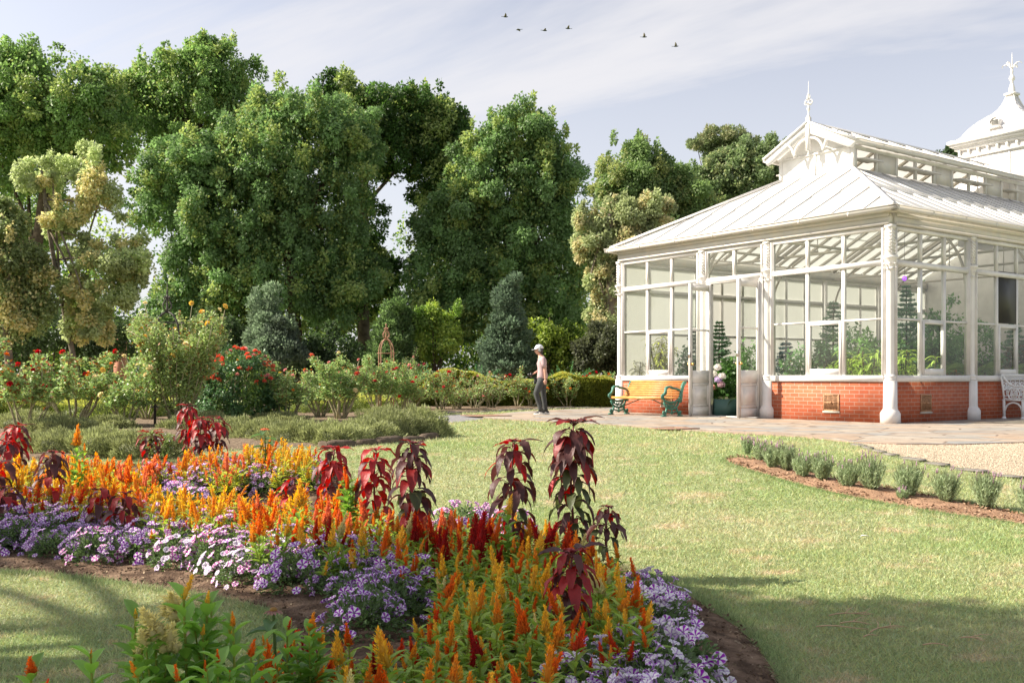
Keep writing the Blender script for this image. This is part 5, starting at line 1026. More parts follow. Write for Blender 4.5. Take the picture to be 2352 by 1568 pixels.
CLAB = dict(orange='orange plumed celosia packed among others in the main flower bed', scarlet='scarlet plumed celosia with fuzzy spikes in the main flower bed', crimson='dark crimson plumed celosia in the shaded front of the bed', amber='amber plumed celosia packed among others in the main flower bed', yellow='yellow plumed celosia packed among others in the main flower bed', cream='cream plumed celosia in the shaded front of the bed', salmon='salmon plumed celosia in the sunny left part of the bed')
far = MB(); farp = MB(); NI = 296
def rz_m(a, s_, p): c_, s2 = math.cos(a), math.sin(a); M = np.eye(4); M[:3, :3] = np.array([[c_, -s2, 0], [s2, c_, 0], [0, 0, 1]]) * s_; M[:3, 3] = p; return M
def put_celosia(x, y, h, colr, tall=None, label=None, grp='plumed celosias filling the flower bed', sc_pl=1.0, wf=.85):
    me, slots = tall or CF[R.integers(len(CF))]; a = R.uniform(0, 6.28); z = float(gz(y)); r_ = thing('celosia', label or CLAB[colr], 'flower', (x, y, z), a, grp); r_.scale = (h, h, h); link('leaves', me, r_)
    for p, s_ in slots:
        if s_ < 1 and R.uniform() < .1: continue
        H_ = (.122 if y > 6 else .10) * s_ * R.uniform(.5, 1.45) * sc_pl; c = colr if R.uniform() < .9 else ('amber' if colr != 'amber' else 'orange'); k = 0 if s_ < .6 else R.integers(0, 3); link('plume', PLM[c][k], r_, (p[0], p[1], p[2] - .015), (R.normal(0, .2), R.normal(0, .2), 0), (wf * H_ * R.uniform(.9, 1.3), wf * H_ * R.uniform(.9, 1.3), H_))
for i, (x, y, h, px, py) in enumerate(cand):
    colr = zone_color(x, y, px, py)
    if i < NI: put_celosia(x, y, h, colr)
    else:
        A, sl_ = CFL[R.integers(4)]; a = R.uniform(0, 6.28); M = rz_m(a, h, (x, y, float(gz(y)))); far.merge(A, M)
        for p, s_ in sl_:
            q = M[:3, :3] @ p + M[:3, 3]; H_ = .125 * s_ * h * R.uniform(.5, 1.35); M2 = rz_m(R.uniform(0, 6), H_, q - [0, 0, .015]); M2[:3, :2] *= 1.15; M2[0, 2] += R.normal(0, .18) * H_; farp.merge(PLA[colr][R.integers(2)], M2)
tr_ = thing('celosia_field', 'dense field of orange and yellow plumed celosia in the sunny back of the bed', 'flowers'); tr_['kind'] = 'stuff'
o = far.build('leaves', m_cleaf, tr_); o['kind'] = 'stuff'; o = farp.build('plumes', m_plume, tr_); o['kind'] = 'stuff'
# the tall foreground plants
TF = []
for i in range(4): mb, sl_ = foliage(.58, 3 + i % 2, 22, .0, 4, 1.15, .46); TF.append((mb.mesh('celosia_leaves', m_cleaf), sl_))
def tall(px, top, D, colr, label, h=None, sp=.8, k=0, wf=.85):
    x = (px - CX) / FP * D; zt = EYE - (top - HOR) / FP * D; hh = (zt + .42) / .66; put_celosia(x, D, hh, colr, TF[k % 4], label, 'tall young celosias close to the viewer', sp, wf)
tall(440, 1302, 3.25, 'yellow', 'tallest leafy celosia with a thin yellow tip in the left foreground', k=0, sp=.55); tall(478, 1325, 3.3, 'yellow', 'leafy celosia with narrow budding tip right of the tallest one', k=1, sp=.5); tall(548, 1368, 3.2, 'amber', 'leafy celosia with small yellow bud near the bare soil', k=2, sp=.45)
tall(295, 1352, 3.2, 'yellow', 'slender celosia leaning left with a small orange tip', k=3, sp=.45); tall(232, 1438, 3.0, 'amber', 'short slender celosia at the left side of the tall green clump', k=0, sp=.4); tall(358, 1392, 3.15, 'cream', 'celosia with a big fluffy cream plume over the left lawn', k=1, sp=1.3, wf=1.9); tall(402, 1352, 3.5, 'cream', 'celosia with a round pale cream head behind the fluffy one', k=2, sp=.75, wf=2.6)
tall(50, 1478, 2.9, 'orange', 'fiery orange celosia plume in the bottom left corner', k=3, sp=1.0, wf=1.9); tall(95, 1555, 2.8, 'scarlet', 'scarlet celosia at the bottom left corner, lowest one', k=1, sp=.8); tall(232, 1540, 2.9, 'orange', 'small orange celosia at the bottom edge right of the corner plume', k=2, sp=.7)
tall(660, 1398, 3.5, 'scarlet', 'scarlet celosia spike beside the bare soil at the bottom', k=0, sp=.6); tall(712, 1392, 3.5, 'amber', 'amber celosia with crested bright head by the bare soil', k=1, sp=.7); tall(590, 1440, 3.1, 'orange', 'leafy celosia with small orange tips left of the scarlet spike', k=2, sp=.5); tall(330, 1480, 2.9, 'amber', 'broad leafed celosia low in the left foreground clump', k=3, sp=.5); tall(500, 1450, 3.0, 'orange', 'leafy celosia with orange tip in front of the left clump', k=1, sp=.5); tall(420, 1500, 2.85, 'orange', 'big leaved celosia at the bottom edge of the left clump', k=0, sp=.6)
tall(182, 1015, 9.6, 'amber', 'lone tall golden celosia spike above the left field', k=2, sp=1.2); tall(1175, 1150, 6.4, 'yellow', 'tall yellow celosia spike left of the dark amaranths', k=0, sp=.9); tall(800, 1080, 7.8, 'orange', 'tall thick orange celosia spike left of the bright red amaranth', k=1, sp=1.5); tall(680, 1138, 7.2, 'yellow', 'tall creamy yellow celosia spike above the petunias', k=3, sp=1.6)

# ================================================================== petunias
m_petu = mat('petunia_petal', rough=.55, attr=True, trans=.3, spec=.2)
def bloom(kind):
    P = {'star': ((.93, .89, .93), (.36, .03, .50), .38), 'violet': ((.80, .70, .86), (.30, .04, .44), .55), 'pink': ((.90, .78, .84), (.56, .08, .44), .40), 'white': ((.84, .81, .84), (.45, .24, .60), .14)}[kind]; base, stripe, wdt = np.array(P[0]), np.array(P[1]), P[2]
    n = 40; k = np.arange(n); ph = (k % 8 - 3.5) / 4.0; a = k * 2 * np.pi / n; st = (np.abs(ph) < wdt)[:, None]; V = [[0, 0, -.016]]; C = [[.45, .35, .2]]
    for r_, z_ in ((.12, -.008), (.45, .0), (.8, .003), (1.0, .001)):
        lob = 1 - .10 * np.abs(ph) ** 3 * (r_ > .7); rr_ = .028 * r_ * lob; V += list(np.stack([rr_ * np.cos(a), rr_ * np.sin(a), z_ + .0025 * np.sin(k * 1.7) * (r_ > .7)], 1))
        mixf = 1.0 if r_ < .9 else .6; C += list(np.where(st, stripe * mixf + base * (1 - mixf), base) * (.8 if r_ < .2 else 1))
    F = [[0, 1 + i, 1 + (i + 1) % n] for i in range(n)]
    mb = MB(); mb.add(V, F, np.array(C)); j = np.arange(n); Fq = [np.stack([1 + q * n + j, 1 + q * n + (j + 1) % n, 1 + (q + 1) * n + (j + 1) % n, 1 + (q + 1) * n + j], 1) for q in range(3)]; mb.F.append(np.concatenate(Fq)); mb.tube([(0, 0, -.004), (0, 0, -.03)], [.006, .003], 6, False, (.5, .35, .6)); return mb
PB = {k: bloom(k) for k in ('star', 'violet', 'pink', 'white')}; PBM = {k: v.mesh('petunia_bloom', m_petu, True) for k, v in PB.items()}; PBA = {k: v.arr() for k, v in PB.items()}
PF = []
for i in range(4):
    mb = MB(); n = 900; d = rdir(n, .0, 1); p = d * [.21, .21, .235] * R.uniform(.55, 1.0, (n, 1)); dl = unit(d + rdir(n) * .7 + [0, 0, .3]); s_ = R.uniform(.7, 1.3, n)
    mb.leaves(p, dl, side(dl), .034 * s_, .014 * s_, .3, .2, 2, np.array([.12, .19, .07]) * R.uniform(.6, 1.5, (n, 1))); PF.append(mb.mesh('petunia_leaves', m_cleaf))
PETR = [([(-200, 1128), (0, 1128), (100, 1126), (220, 1146), (330, 1164), (430, 1176), (560, 1198), (700, 1224), (760, 1214), (870, 1228), (965, 1295), (975, 1335), (940, 1380), (880, 1412), (835, 1395), (815, 1355), (790, 1320), (700, 1302), (600, 1292), (500, 1276), (380, 1254), (330, 1236), (230, 1250), (150, 1236), (0, 1218), (-200, 1210)], 'front', .27),
        ([(350, 1070), (430, 1068), (560, 1056), (728, 1048), (735, 1085), (640, 1097), (560, 1104), (450, 1100), (400, 1112), (345, 1108)], 'back', .28), ([(340, 1112), (420, 1112), (450, 1150), (400, 1160)], 'back', .26), ([(1030, 1166), (1100, 1168), (1215, 1190), (1200, 1204), (1100, 1184), (1030, 1180)], 'rim', .28),
        ([(1440, 1285), (1475, 1298), (1530, 1352), (1565, 1450), (1560, 1800), (1240, 1800), (1265, 1530), (1340, 1505), (1450, 1475), (1480, 1410), (1460, 1345)], 'right', .24)]
PL = dict(front='mound of purple and white striped petunias on the bare soil side of the bed', back='mound of lilac striped petunias in the back lobe of the bed', rim='magenta striped petunias on the lawn rim behind the celosia', right='mound of white and violet striped petunias on the right rim of the bed')
npet = 0
for poly, zn, st in PETR:
    yy = 3.0
    while yy < 12.5:
        xx_ = -.6 * yy
        while xx_ < .4 * yy + .5:
            x = xx_ + R.uniform(-.05, .05); y = yy + R.uniform(-.05, .05); z = float(gz(y)); px, py = proj(x, y, z + .19)
            if inpoly([px], [py], poly)[0]:
                s_ = R.uniform(.85, 1.15); r_ = thing('petunia_plant', PL[zn], 'petunias', (x, y, z), R.uniform(0, 6), 'striped petunia mounds edging the flower bed'); r_.scale = (s_,) * 3; link('leaves', PF[R.integers(4)], r_); v = math.sin(x * 1.9) + .6 * math.sin(y * 3.1) + R.normal(0, .3)
                kd = {'front': ('violet', 'star') if v < .1 else (('pink', 'star') if v < .8 else ('white', 'pink')), 'back': ('violet', 'pink'), 'rim': ('pink', 'violet'), 'right': ('star', 'white') if v < .5 else ('white', 'star')}[zn]
                nb_ = 40 if y < 9 else 34; merged = MB() if y > 8.6 else None
                for i in range(nb_):
                    d = rdir(1, .12, 1)[0]; q = d * [.235, .235, .265] * R.uniform(.9, 1.1) ; nrm = Vector(unit(d + np.array([0, -.5, .35]) + R.normal(0, .3, 3))); k_ = kd[0] if R.uniform() < .62 else kd[1]; sb = R.uniform(.8, 1.15); rt = nrm.to_track_quat('Z', 'Y')
                    if merged is None: o = link('bloom', PBM[k_], r_, q, rt.to_euler(), sb)
                    else: M = np.array(Matrix.Translation(q) @ rt.to_matrix().to_4x4() @ Matrix.Scale(sb, 4)); merged.merge(PBA[k_], M)
                if merged: merged.build('blooms', m_petu, r_, True)
                npet += 1
            xx_ += st
        yy += st * .85
print('petunia plants', npet)

# ================================================================== amaranths
m_am = mat('amaranth_leaf', rough=.5, attr=True, trans=.33, spec=.5, bump=.35, bscale=30)
def amaranth(px, top, D, label, w=.2, red=.5, L=.17, green=0.0, n=None, base=None, bend=0):
    x = (px - CX) / FP * D; zt = EYE - (top - HOR) / FP * D; z0 = float(gz(D)); H_ = zt - z0; r_ = thing('amaranth', label, 'amaranth', (x, D, z0), R.uniform(-.3, .3), 'red leaved amaranths standing in the flower bed'); sm = mat('amaranth_stem', (.16, .03, .03), .6); mb = MB()
    tp = np.array([bend, 0, H_ * .97]); t = np.linspace(0, 1, 8)[:, None]; P = tp * t + np.stack([.012 * np.sin(t[:, 0] * 7), .01 * np.cos(t[:, 0] * 6), 0 * t[:, 0]], 1); mb.tube(P, np.linspace(.012, .005, 8), 7)
    n = int((n or (22 + H_ * 26)) * 1.5); tt = 1 - R.uniform(0, 1, n) ** 1.45 * .93; tt = np.sort(tt); a = np.arange(n) * 2.39996 + R.uniform(0, 6); q = np.stack([np.interp(tt, t[:, 0], P[:, i]) for i in range(3)], 1); LL = L * (.62 + .5 * np.sin(np.clip((1 - tt) * 3.2, 0, 2.4) + .5)) * R.uniform(.75, 1.15, n); LL = np.where(tt > .985, L * .5, LL)
    pet = LL * .36 * R.uniform(.5, 1.3, n); el = .9 - .5 * R.uniform(0, 1, n); d = np.stack([np.cos(a), np.sin(a), el], 1); d = unit(d); e = q + d * pet[:, None]
    for i in range(n): mb.tube([q[i], q[i] + d[i] * pet[i] * .6 + [0, 0, .005], e[i]], [.0028, .0022, .0018], 4, False)
    mb.build('stem', sm, r_); mb = MB(); ww = np.stack([-np.sin(a), np.cos(a), 0 * a], 1); hi = (tt > .75)
    dark = np.array([.095, .034, .032]); rd = np.array([.43, .03, .03]); gr = np.array([.07, .085, .03]); rm = R.uniform(0, 1, n); c = np.where((rm < red)[:, None], rd * R.uniform(.6, 1.1, (n, 1)), dark * R.uniform(.7, 1.4, (n, 1))); c = np.where(((R.uniform(0, 1, n) < green) & (tt < .7))[:, None], gr * R.uniform(.7, 1.4, (n, 1)), c)
    d2 = unit(d * [1, 1, .55]); shp = lambda t_: np.sin(np.pi * t_ ** .72) ** .8; ww = unit(ww + rdir(n) * .38); mb.leaves(e, d2, ww, LL, LL * .40 * R.uniform(.75, 1.15, n), np.where(tt > .97, .3, R.uniform(1.0, 1.7, n)), .16, 6, c, shape=shp)
    k_ = 14; a2 = np.arange(k_) * 2.4; mb.leaves(np.tile(tp, (k_, 1)), np.stack([np.cos(a2) * .55, np.sin(a2) * .55, np.ones(k_)], 1), np.stack([-np.sin(a2), np.cos(a2), 0 * a2], 1), L * .38 * R.uniform(.6, 1.1, k_), L * .12, .7, .2, 4, np.array([.30, .05, .06]) * R.uniform(.6, 1.4, (k_, 1)), shape=shp); V_ = mb.V[0]; mb.V[0] = V_ + R.normal(0, .0028, V_.shape); mb.build('leaves', m_am, r_, True)
amaranth(1315, 960, 6.8, 'tallest dark amaranth with drooping maroon leaves and greenish lower foliage', L=.18, red=.28, green=.45, n=78); amaranth(1178, 1006, 6.8, 'maroon amaranth standing left of the tallest one over the lawn', L=.175, red=.3, green=.15, n=44); amaranth(948, 1012, 7.2, 'near black amaranth with arching leaves right of the bright red one', L=.165, red=.15, green=.1, n=52); amaranth(862, 1028, 7.9, 'bright scarlet backlit amaranth in the middle of the bed', L=.17, red=.95, n=40)
amaranth(765, 1024, 8.6, 'red and maroon amaranth beside the bare soil notch', L=.17, red=.75, n=38); amaranth(1312, 1262, 4.7, 'nearest amaranth with streaked crimson and pink umbrella of leaves', L=.135, red=.45, n=44); amaranth(674, 1098, 8.7, 'short red amaranth tuft rising from the celosia', L=.15, red=.8, n=22); amaranth(118, 1034, 8.9, 'maroon umbrella shaped amaranth over the left celosia field', L=.16, red=.3, n=26)
amaranth(38, 978, 11.4, 'large red and maroon amaranth near the left edge, farther one', L=.18, red=.7, n=34); amaranth(12, 1014, 10.6, 'crimson amaranth overlapping the left edge below the far one', L=.17, red=.7, n=28); amaranth(-6, 1062, 9.2, 'dark purple amaranth cut by the left edge', L=.19, red=.12, n=24); amaranth(345, 993, 11.6, 'scarlet amaranth left of the tall red cluster', L=.16, red=.75, n=24)
amaranth(430, 928, 12.4, 'tallest red amaranth of the back cluster below the climbing rose', L=.155, red=.65, n=34); amaranth(462, 958, 11.8, 'broad crimson amaranth in front of the tallest back one', L=.16, red=.6, n=40); amaranth(500, 960, 12.2, 'dusky red amaranth on the right of the back cluster', L=.155, red=.6, n=28); amaranth(288, 1132, 8.0, 'small flat crimson amaranth crown in the front celosia, right one', L=.16, red=.4, n=16)
amaranth(232, 1122, 8.2, 'small crimson amaranth crown in the front celosia, left one', L=.14, red=.4, n=14); amaranth(1395, 1160, 6.5, 'low dull green and maroon amaranth right of the tallest', L=.12, red=.05, green=.8, n=34); amaranth(10, 1118, 8.4, 'small dark amaranth with drooping leaves low at the left edge', L=.18, red=.3, n=14)
# zinnia like flowers and a pale spotted tall plant in the bed
def zinnia(px, top, D, label, colr, s=1.0):
    x = (px - CX) / FP * D; zt = EYE - (top - HOR) / FP * D; z0 = float(gz(D)); H_ = zt - z0; r_ = thing('zinnia', label, 'flower', (x, D, z0)); mb = MB(); mb.tube([(0, 0, 0), (.01, 0, H_ * .5), (0, 0, H_)], .006, 6, False, (.14, .22, .07)); n = 10; a = np.arange(n) * 1.57 + (np.arange(n) // 2) * .8; q = np.stack([0 * a, 0 * a, np.linspace(.25, .93, n) * H_], 1)
    mb.leaves(q, np.stack([np.cos(a), np.sin(a), 0 * a + .5], 1), np.stack([-np.sin(a), np.cos(a), 0 * a], 1), .11 * s, .055 * s, .5, .25, 4, np.array([.10, .19, .07]) * R.uniform(.8, 1.2, (n, 1))); mb.build('stem_and_leaves', m_cleaf, r_)
    mb = MB(); n = 18; a = np.arange(n) * 2.4; mb.leaves(np.tile([0, 0, H_], (n, 1)), np.stack([np.cos(a), np.sin(a), 0 * a + .12], 1), np.stack([-np.sin(a), np.cos(a), 0 * a], 1), .038 * s, .014 * s, .3, .2, 3, np.array(colr) * R.uniform(.7, 1.2, (n, 1))); mb.ball((0, 0, H_ + .004), (.014, .014, .01), 8, 5, (.35, .2, .06)); mb.build('flower_head', m_petu, r_)
zinnia(628, 1402, 3.6, 'faded pinkish brown zinnia on a thick stem over the bare soil', (.42, .24, .2)); zinnia(608, 984, 11.2, 'small salmon zinnia with broad leaves behind the back celosia', (.8, .22, .12), 1.6)
def balsam(px, top, D):
    x = (px - CX) / FP * D; zt = EYE - (top - HOR) / FP * D; z0 = float(gz(D)); H_ = zt - z0; r_ = thing('pale_leafy_plant', 'tall pale green leafy plant with tiny white spots left of the red back cluster', 'plant', (x, D, z0)); mb = MB()
    for s_ in range(3):
        b0 = np.array([R.normal(0, .05), R.normal(0, .05), 0]); e = np.array([R.normal(0, .07), 0, H_ * (1 - .12 * s_)]); mb.tube([b0, e], [.008, .004], 5, False, (.2, .25, .08)); n = 60; t = R.uniform(.25, 1, n); q = b0 + (e - b0) * t[:, None]; a = R.uniform(0, 6.28, n); mb.leaves(q, np.stack([np.cos(a), np.sin(a), R.uniform(0, .8, n)], 1), np.stack([-np.sin(a), np.cos(a), 0 * a], 1), .09, .026, .4, .2, 3, np.array([.22, .30, .09]) * R.uniform(.7, 1.4, (n, 1)))
    mb.build('leaves', m_cleaf, r_); mb = MB(); n = 50; p = np.stack([R.normal(0, .08, n), R.normal(0, .08, n), R.uniform(.3, .95, n) * H_], 1); d = rdir(n); mb.quads(p, d, side(d), .02, .02, np.tile([.8, .75, .7], (n, 1))); mb.build('tiny_flowers', m_petu, r_)
balsam(372, 985, 11.5)

# ================================================================== lavender row
ZZ = [(262, 300, 90), (338, 345, 120), (402, 388, 145), (480, 398, 135), (570, 436, 140), (680, 453, 155), (818, 495, 160), (952, 512, 175), (1160, 545, 180), (1365, 573, 165), (1590, 610, 195), (1830, 640, 180)]
ordn = ['first and smallest lavender bush at the far end of the row', 'second lavender bush from the far end', 'third lavender bush from the far end, beside the soil edge', 'fourth lavender bush from the far end', 'fifth lavender bush from the far end', 'sixth lavender bush, just before the middle gap', 'seventh lavender bush, leaning over the soil', 'eighth lavender bush, right of the middle', 'ninth lavender bush, standing apart with clear gaps on both sides', 'tenth lavender bush, third from the near end', 'largest lavender bush with the most mauve heads', 'lavender bush at the near end cut by the right edge']
def lavender(px, py, hpx, label):
    x, y, z = gp(px, py); H_ = hpx * R.uniform(1.1, 1.35) * y / FP; r_ = thing('lavender', label, 'lavender', (x, y, z), R.uniform(0, 6), 'lavender bushes in the row beside the gravel'); mb = MB(); mf = MB(); ns = 150
    for i in range(ns):
        a = R.uniform(0, 6.28); sp = R.uniform(0, 1) ** .6 * H_ * R.uniform(.30, .50); e = np.array([math.cos(a) * sp, math.sin(a) * sp, H_ * R.uniform(.68, .95) * (1 - .3 * (sp / (H_ * .6)) ** 2)]); b0 = e * [.25, .25, 0]; mb.tube([b0, (b0 + e) / 2 + [0, 0, .04 * H_], e], [.003, .0025, .0015], 3, False, (.24, .28, .15)); n = 22; t = R.uniform(.15, .82, n); q = b0 + (e - b0) * t[:, None]; dl = unit(rdir(n, .1, .9) + (e - b0) / H_ * .8); mb.quads(q, dl, side(dl), .042, .006, np.array([.44, .54, .32]) * R.uniform(.7, 1.35, (n, 1)))
        if R.uniform() < .08:
            for k in range(2): mf.ball(e + [0, 0, .008 + k * .012], (.0075 - k * .002, .0075 - k * .002, .014), 5, 4, np.array([.38, .25, .29]) * R.uniform(.7, 1.3))
            d = rdir(3, .5, 1); mf.quads(np.tile(e + [0, 0, .03], (3, 1)), d, side(d), .018, .009, np.tile([.50, .34, .46], (3, 1)))
    mb.build('foliage', m_fine, r_); mf.build('flower_heads', mat('lavender_head', rough=.8, attr=True, trans=.2), r_)
for (a_, b_, c_), l in zip(ZZ, ordn): lavender(1607.8 + a_ / 2.4147, 918.8 + b_ / 2.4147, c_ / 2.4147, l)
lavender(1607.8 + 1125 / 2.4147, 918.8 + 560 / 2.4147, 24, 'tiny lavender seedling below the gap in the row')

# ================================================================== plants inside the glasshouse
def norfolk(X, Y, H_, label, col=(.10, .19, .11)):
    r_ = thing('potted_conifer', label, 'conifer', bx_(X, Y), R.uniform(0, 6), 'plants inside the glasshouse'); mb = MB(); mb.tube([(0, 0, .3), (0, 0, H_)], [.03, .008], 6, False, (.1, .07, .04)); z = .45
    while z < H_:
        Lb = (H_ - z) * .36 + .07; k = 7
        for i in range(k):
            a = i * 6.283 / k + z * 3 + R.normal(0, .2); L1 = Lb * R.uniform(.65, 1.15); u = np.array([math.cos(a), math.sin(a), R.normal(.22, .12)]); n = int(40 + L1 * 130); t = R.uniform(.05, 1, n); sd = np.array([-math.sin(a), math.cos(a), 0]); sg = R.uniform(-1, 1, n); q = np.array([0, 0, z]) + u * (t * L1)[:, None] + sd * (sg * L1 * .34 * (1 - t * .7))[:, None] + [0, 0, -.12 * L1] * (np.abs(sg) + t ** 2 * .6)[:, None]; dl = unit(u * .7 + sd * np.sign(sg)[:, None] * .6 + rdir(n) * .5 + [0, 0, .15]); mb.quads(q, dl, side(dl), .05 + .05 * (1 - t), .017, np.array(col) * R.uniform(.6, 1.5, (n, 1)))
        z += .09 + Lb * .07
    mb.build('foliage', m_leaf, r_); mb = MB(); mb.lathe([(0, 0), (.13, 0), (.17, .3), (.185, .3), (.185, .34), (.15, .34), (0, .31)], 14); mb.build('pot', mat('terracotta', (.45, .2, .1), .8), r_)
def strap(X, Y, H_, label, col=(.12, .2, .05), n=60, L=.5, W=.05, stems=4, fan=False):
    r_ = thing('leafy_pot_plant', label, 'plant', bx_(X, Y), R.uniform(0, 6), 'plants inside the glasshouse'); mb = MB()
    for s_ in range(stems):
        e = np.array([R.normal(0, .22), R.normal(0, .22), H_ * R.uniform(.72, 1.0)]); mb.tube([(0, 0, .3), e * [.5, .5, .6], e], [.015, .012, .01], 5, False, (.15, .12, .06)); m_ = n // stems; a = R.uniform(0, 6.28, m_); t = R.uniform(.55, 1, m_); q = np.array([0, 0, .3]) + (e - [0, 0, .3]) * t[:, None]
        mb.leaves(q, np.stack([np.cos(a), np.sin(a), R.uniform(.0, 1.2, m_)], 1), np.stack([-np.sin(a), np.cos(a), 0 * a], 1), L * R.uniform(.6, 1.1, m_), W, .8, .2, 4, np.array(col) * R.uniform(.6, 1.5, (m_, 1)))
    mb.build('leaves', m_cleaf, r_); mb = MB(); mb.lathe([(0, 0), (.14, 0), (.2, .33), (.22, .33), (.22, .37), (.17, .36), (0, .33)], 14); mb.build('pot', mat('dark_pot', (.05, .07, .065), .6), r_)
def fanpalm(X, Y, H_, label):
    r_ = thing('fan_palm', label, 'palm', bx_(X, Y), 0, 'plants inside the glasshouse'); mb = MB()
    for i in range(11):
        a = i * 2.4; st_ = np.array([math.cos(a), math.sin(a), .9]) ; st_ = unit(st_); c0 = np.array([0, 0, .4]) + st_ * H_ * R.uniform(.4, .65); mb.tube([(0, 0, .3), (c0 + [0, 0, .4]) / 2, c0], .009, 5, False, (.15, .2, .06)); k = 26; b_ = np.linspace(-1.9, 1.9, k); up = unit(np.cross(st_, [-math.sin(a), math.cos(a), 0])); sd = np.array([-math.sin(a), math.cos(a), 0]); d = np.cos(b_)[:, None] * st_ + np.sin(b_)[:, None] * sd; mb.leaves(np.tile(c0, (k, 1)), d, np.cross(d, up), .42, .03, .25, .3, 3, np.array([.24, .36, .12]) * R.uniform(.7, 1.3, (k, 1)))
    mb.build('fronds', m_cleaf, r_); mb = MB(); mb.lathe([(0, 0), (.16, 0), (.22, .36), (.24, .4), (0, .36)], 14); mb.build('pot', mat('terracotta', (.45, .2, .1), .8), r_)
def hydrangea(X, Y):
    r_ = thing('hydrangea', 'potted hydrangea with white mophead blooms seen through the open doors', 'flower', bx_(X, Y), 0, 'plants inside the glasshouse'); mb = MB(); clumps(mb, [(0, 0, .75, .42, .42, .5)], 1500, .13, .085, (.08, .18, .04), cr=.2, droop=.3); mb.build('leaves', m_cleaf, r_)
    for p, c in (((-.24, -.38, 1.16), (.90, .86, .84)), ((-.33, -.33, 1.0), (.88, .86, .80)), ((-.15, -.47, .95), (.88, .84, .82)), ((-.36, -.30, .66), (.80, .46, .36)), ((-.17, -.46, .74), (.80, .56, .62)), ((-.24, -.44, .86), (.70, .58, .80))):
        mb = MB(); n = 130; d = rdir(n, -.4, 1); mb.quads(d * .075, unit(d + rdir(n) * .8), side(d), .035, .035, np.array(c) * R.uniform(.85, 1.1, (n, 1))); mb.ball((0, 0, 0), .07, 8, 6, c); o = mb.build('flower_head', m_petu, r_); o.location = p
    mb = MB(); mb.lathe([(0, 0), (.2, 0), (.26, .36), (.28, .36), (.28, .4), (0, .37)], 16); mb.build('pot', mat('green_pot', (.04, .10, .085), .5), r_)
def hosta(X, Y):
    r_ = thing('hosta', 'variegated cream and green hosta in a dark trough inside the doorway', 'plant', bx_(X, Y), 0, 'plants inside the glasshouse'); mb = MB(); n = 60; a = R.uniform(0, 6.28, n); mb.leaves(np.tile([0, 0, .42], (n, 1)) + R.normal(0, .08, (n, 3)) * [2.2, 2.2, .3], np.stack([np.cos(a), np.sin(a), R.uniform(.1, .8, n)], 1), np.stack([-np.sin(a), np.cos(a), 0 * a], 1), .26, .06, 1.2, .2, 4, np.where(R.uniform(0, 1, (n, 1)) < .5, (.62, .62, .36), (.14, .24, .07))); mb.build('leaves', m_cleaf, r_)
    mb = MB(); mb.box((0, 0, .2), (.62, .9, .4)); mb.build('trough', mat('green_pot', (.04, .10, .085), .5), r_)
def IN(px, D):
    P = np.array([(px - CX) / FP * D, D]) - bC; return float(P @ tR), float(P @ tL)
def HT(top, D): return EYE + (HOR - top) / FP * D - .03
def nf(px, top, D, label, col=(.19, .32, .19)): norfolk(*IN(px, D), HT(top, D), label, col)
def stp(px, top, D, label, *a, **k): strap(*IN(px, D), HT(top, D), label, *a, **k)
def fpm(px, top, D, label): fanpalm(*IN(px, D), HT(top, D) / 1.05, label)
def ibush(px, top, D, w, label, col=(.19, .33, .12), n=2400, L=.11, hue2=None):
    X, Y = IN(px, D); H_ = HT(top, D); r_ = thing('indoor_shrub', label, 'plant', bx_(X, Y), 0, 'plants inside the glasshouse'); mb = MB(); rx = w * D / FP / 2
    clumps(mb, [(0, 0, H_ * .62, rx, .3, H_ * .38), (.0, 0, H_ * .4, rx * .8, .3, H_ * .3)], n, L, L * .5, col, cr=.17, hue2=hue2, droop=.5); mb.build('leaves', m_cleaf, r_); mb = MB(); mb.lathe([(0, 0), (.14, 0), (.2, .33), (.22, .37), (0, .33)], 14); mb.build('pot', mat('dark_pot', (.05, .07, .065), .6), r_)
hydrangea(*IN(1663, 25.0)); hosta(*IN(1664, 24.3)); nf(1652, 738, 26.6, 'dark conifer filling the open doorway behind the hydrangea'); nf(1600, 748, 27.2, 'grey green conifer seen through the left door leaf', (.08, .13, .09)); ibush(1685, 820, 26, 60, 'dark leafy shrub behind the hydrangea in the doorway')
stp(1515, 765, 26.7, 'bushy yellow green pot plant behind the bench window', (.50, .54, .10), 330, .28, .05, 12); stp(1462, 792, 27.0, 'spidery yellow pot plant at the left end window', (.46, .46, .12), 110, .35, .03, 5); ibush(1572, 790, 26.0, 50, 'dark leafy plant right of the yellow one behind the bench', (.05, .11, .05)); ibush(1722, 775, 25.2, 60, 'feathery shrub seen through the right door leaf', (.22, .38, .15), 2000)
nf(1805, 782, 23.6, 'blue grey young conifer in the window right of the doors', (.08, .13, .13)); stp(1848, 826, 23.2, 'small spiky plant beside the blue grey conifer', (.13, .2, .08), 50, .3, .02, 2); nf(1915, 690, 24.2, 'tall dark conifer in the middle of the corner bay'); ibush(1968, 735, 23.6, 120, 'broad dark shrub beside the corner post', (.22, .38, .15), 3400)
ibush(1890, 800, 22.6, 60, 'dark leafy shrub behind the sash window', (.17, .29, .13)); stp(1925, 812, 22.0, 'lush strap leaved plant low in the corner bay window', (.36, .50, .10), 170, .34, .04, 8); stp(1985, 800, 21.5, 'bright green strap leaved plant right at the corner post', (.42, .56, .12), 190, .36, .045, 9); ibush(1985, 770, 22.8, 90, 'dense green shrub filling the corner bay', (.24, .42, .13)); stp(1880, 835, 22.2, 'low leafy plant with pinkish flowers behind the sash window', (.15, .24, .07), 90, .25, .035, 5)
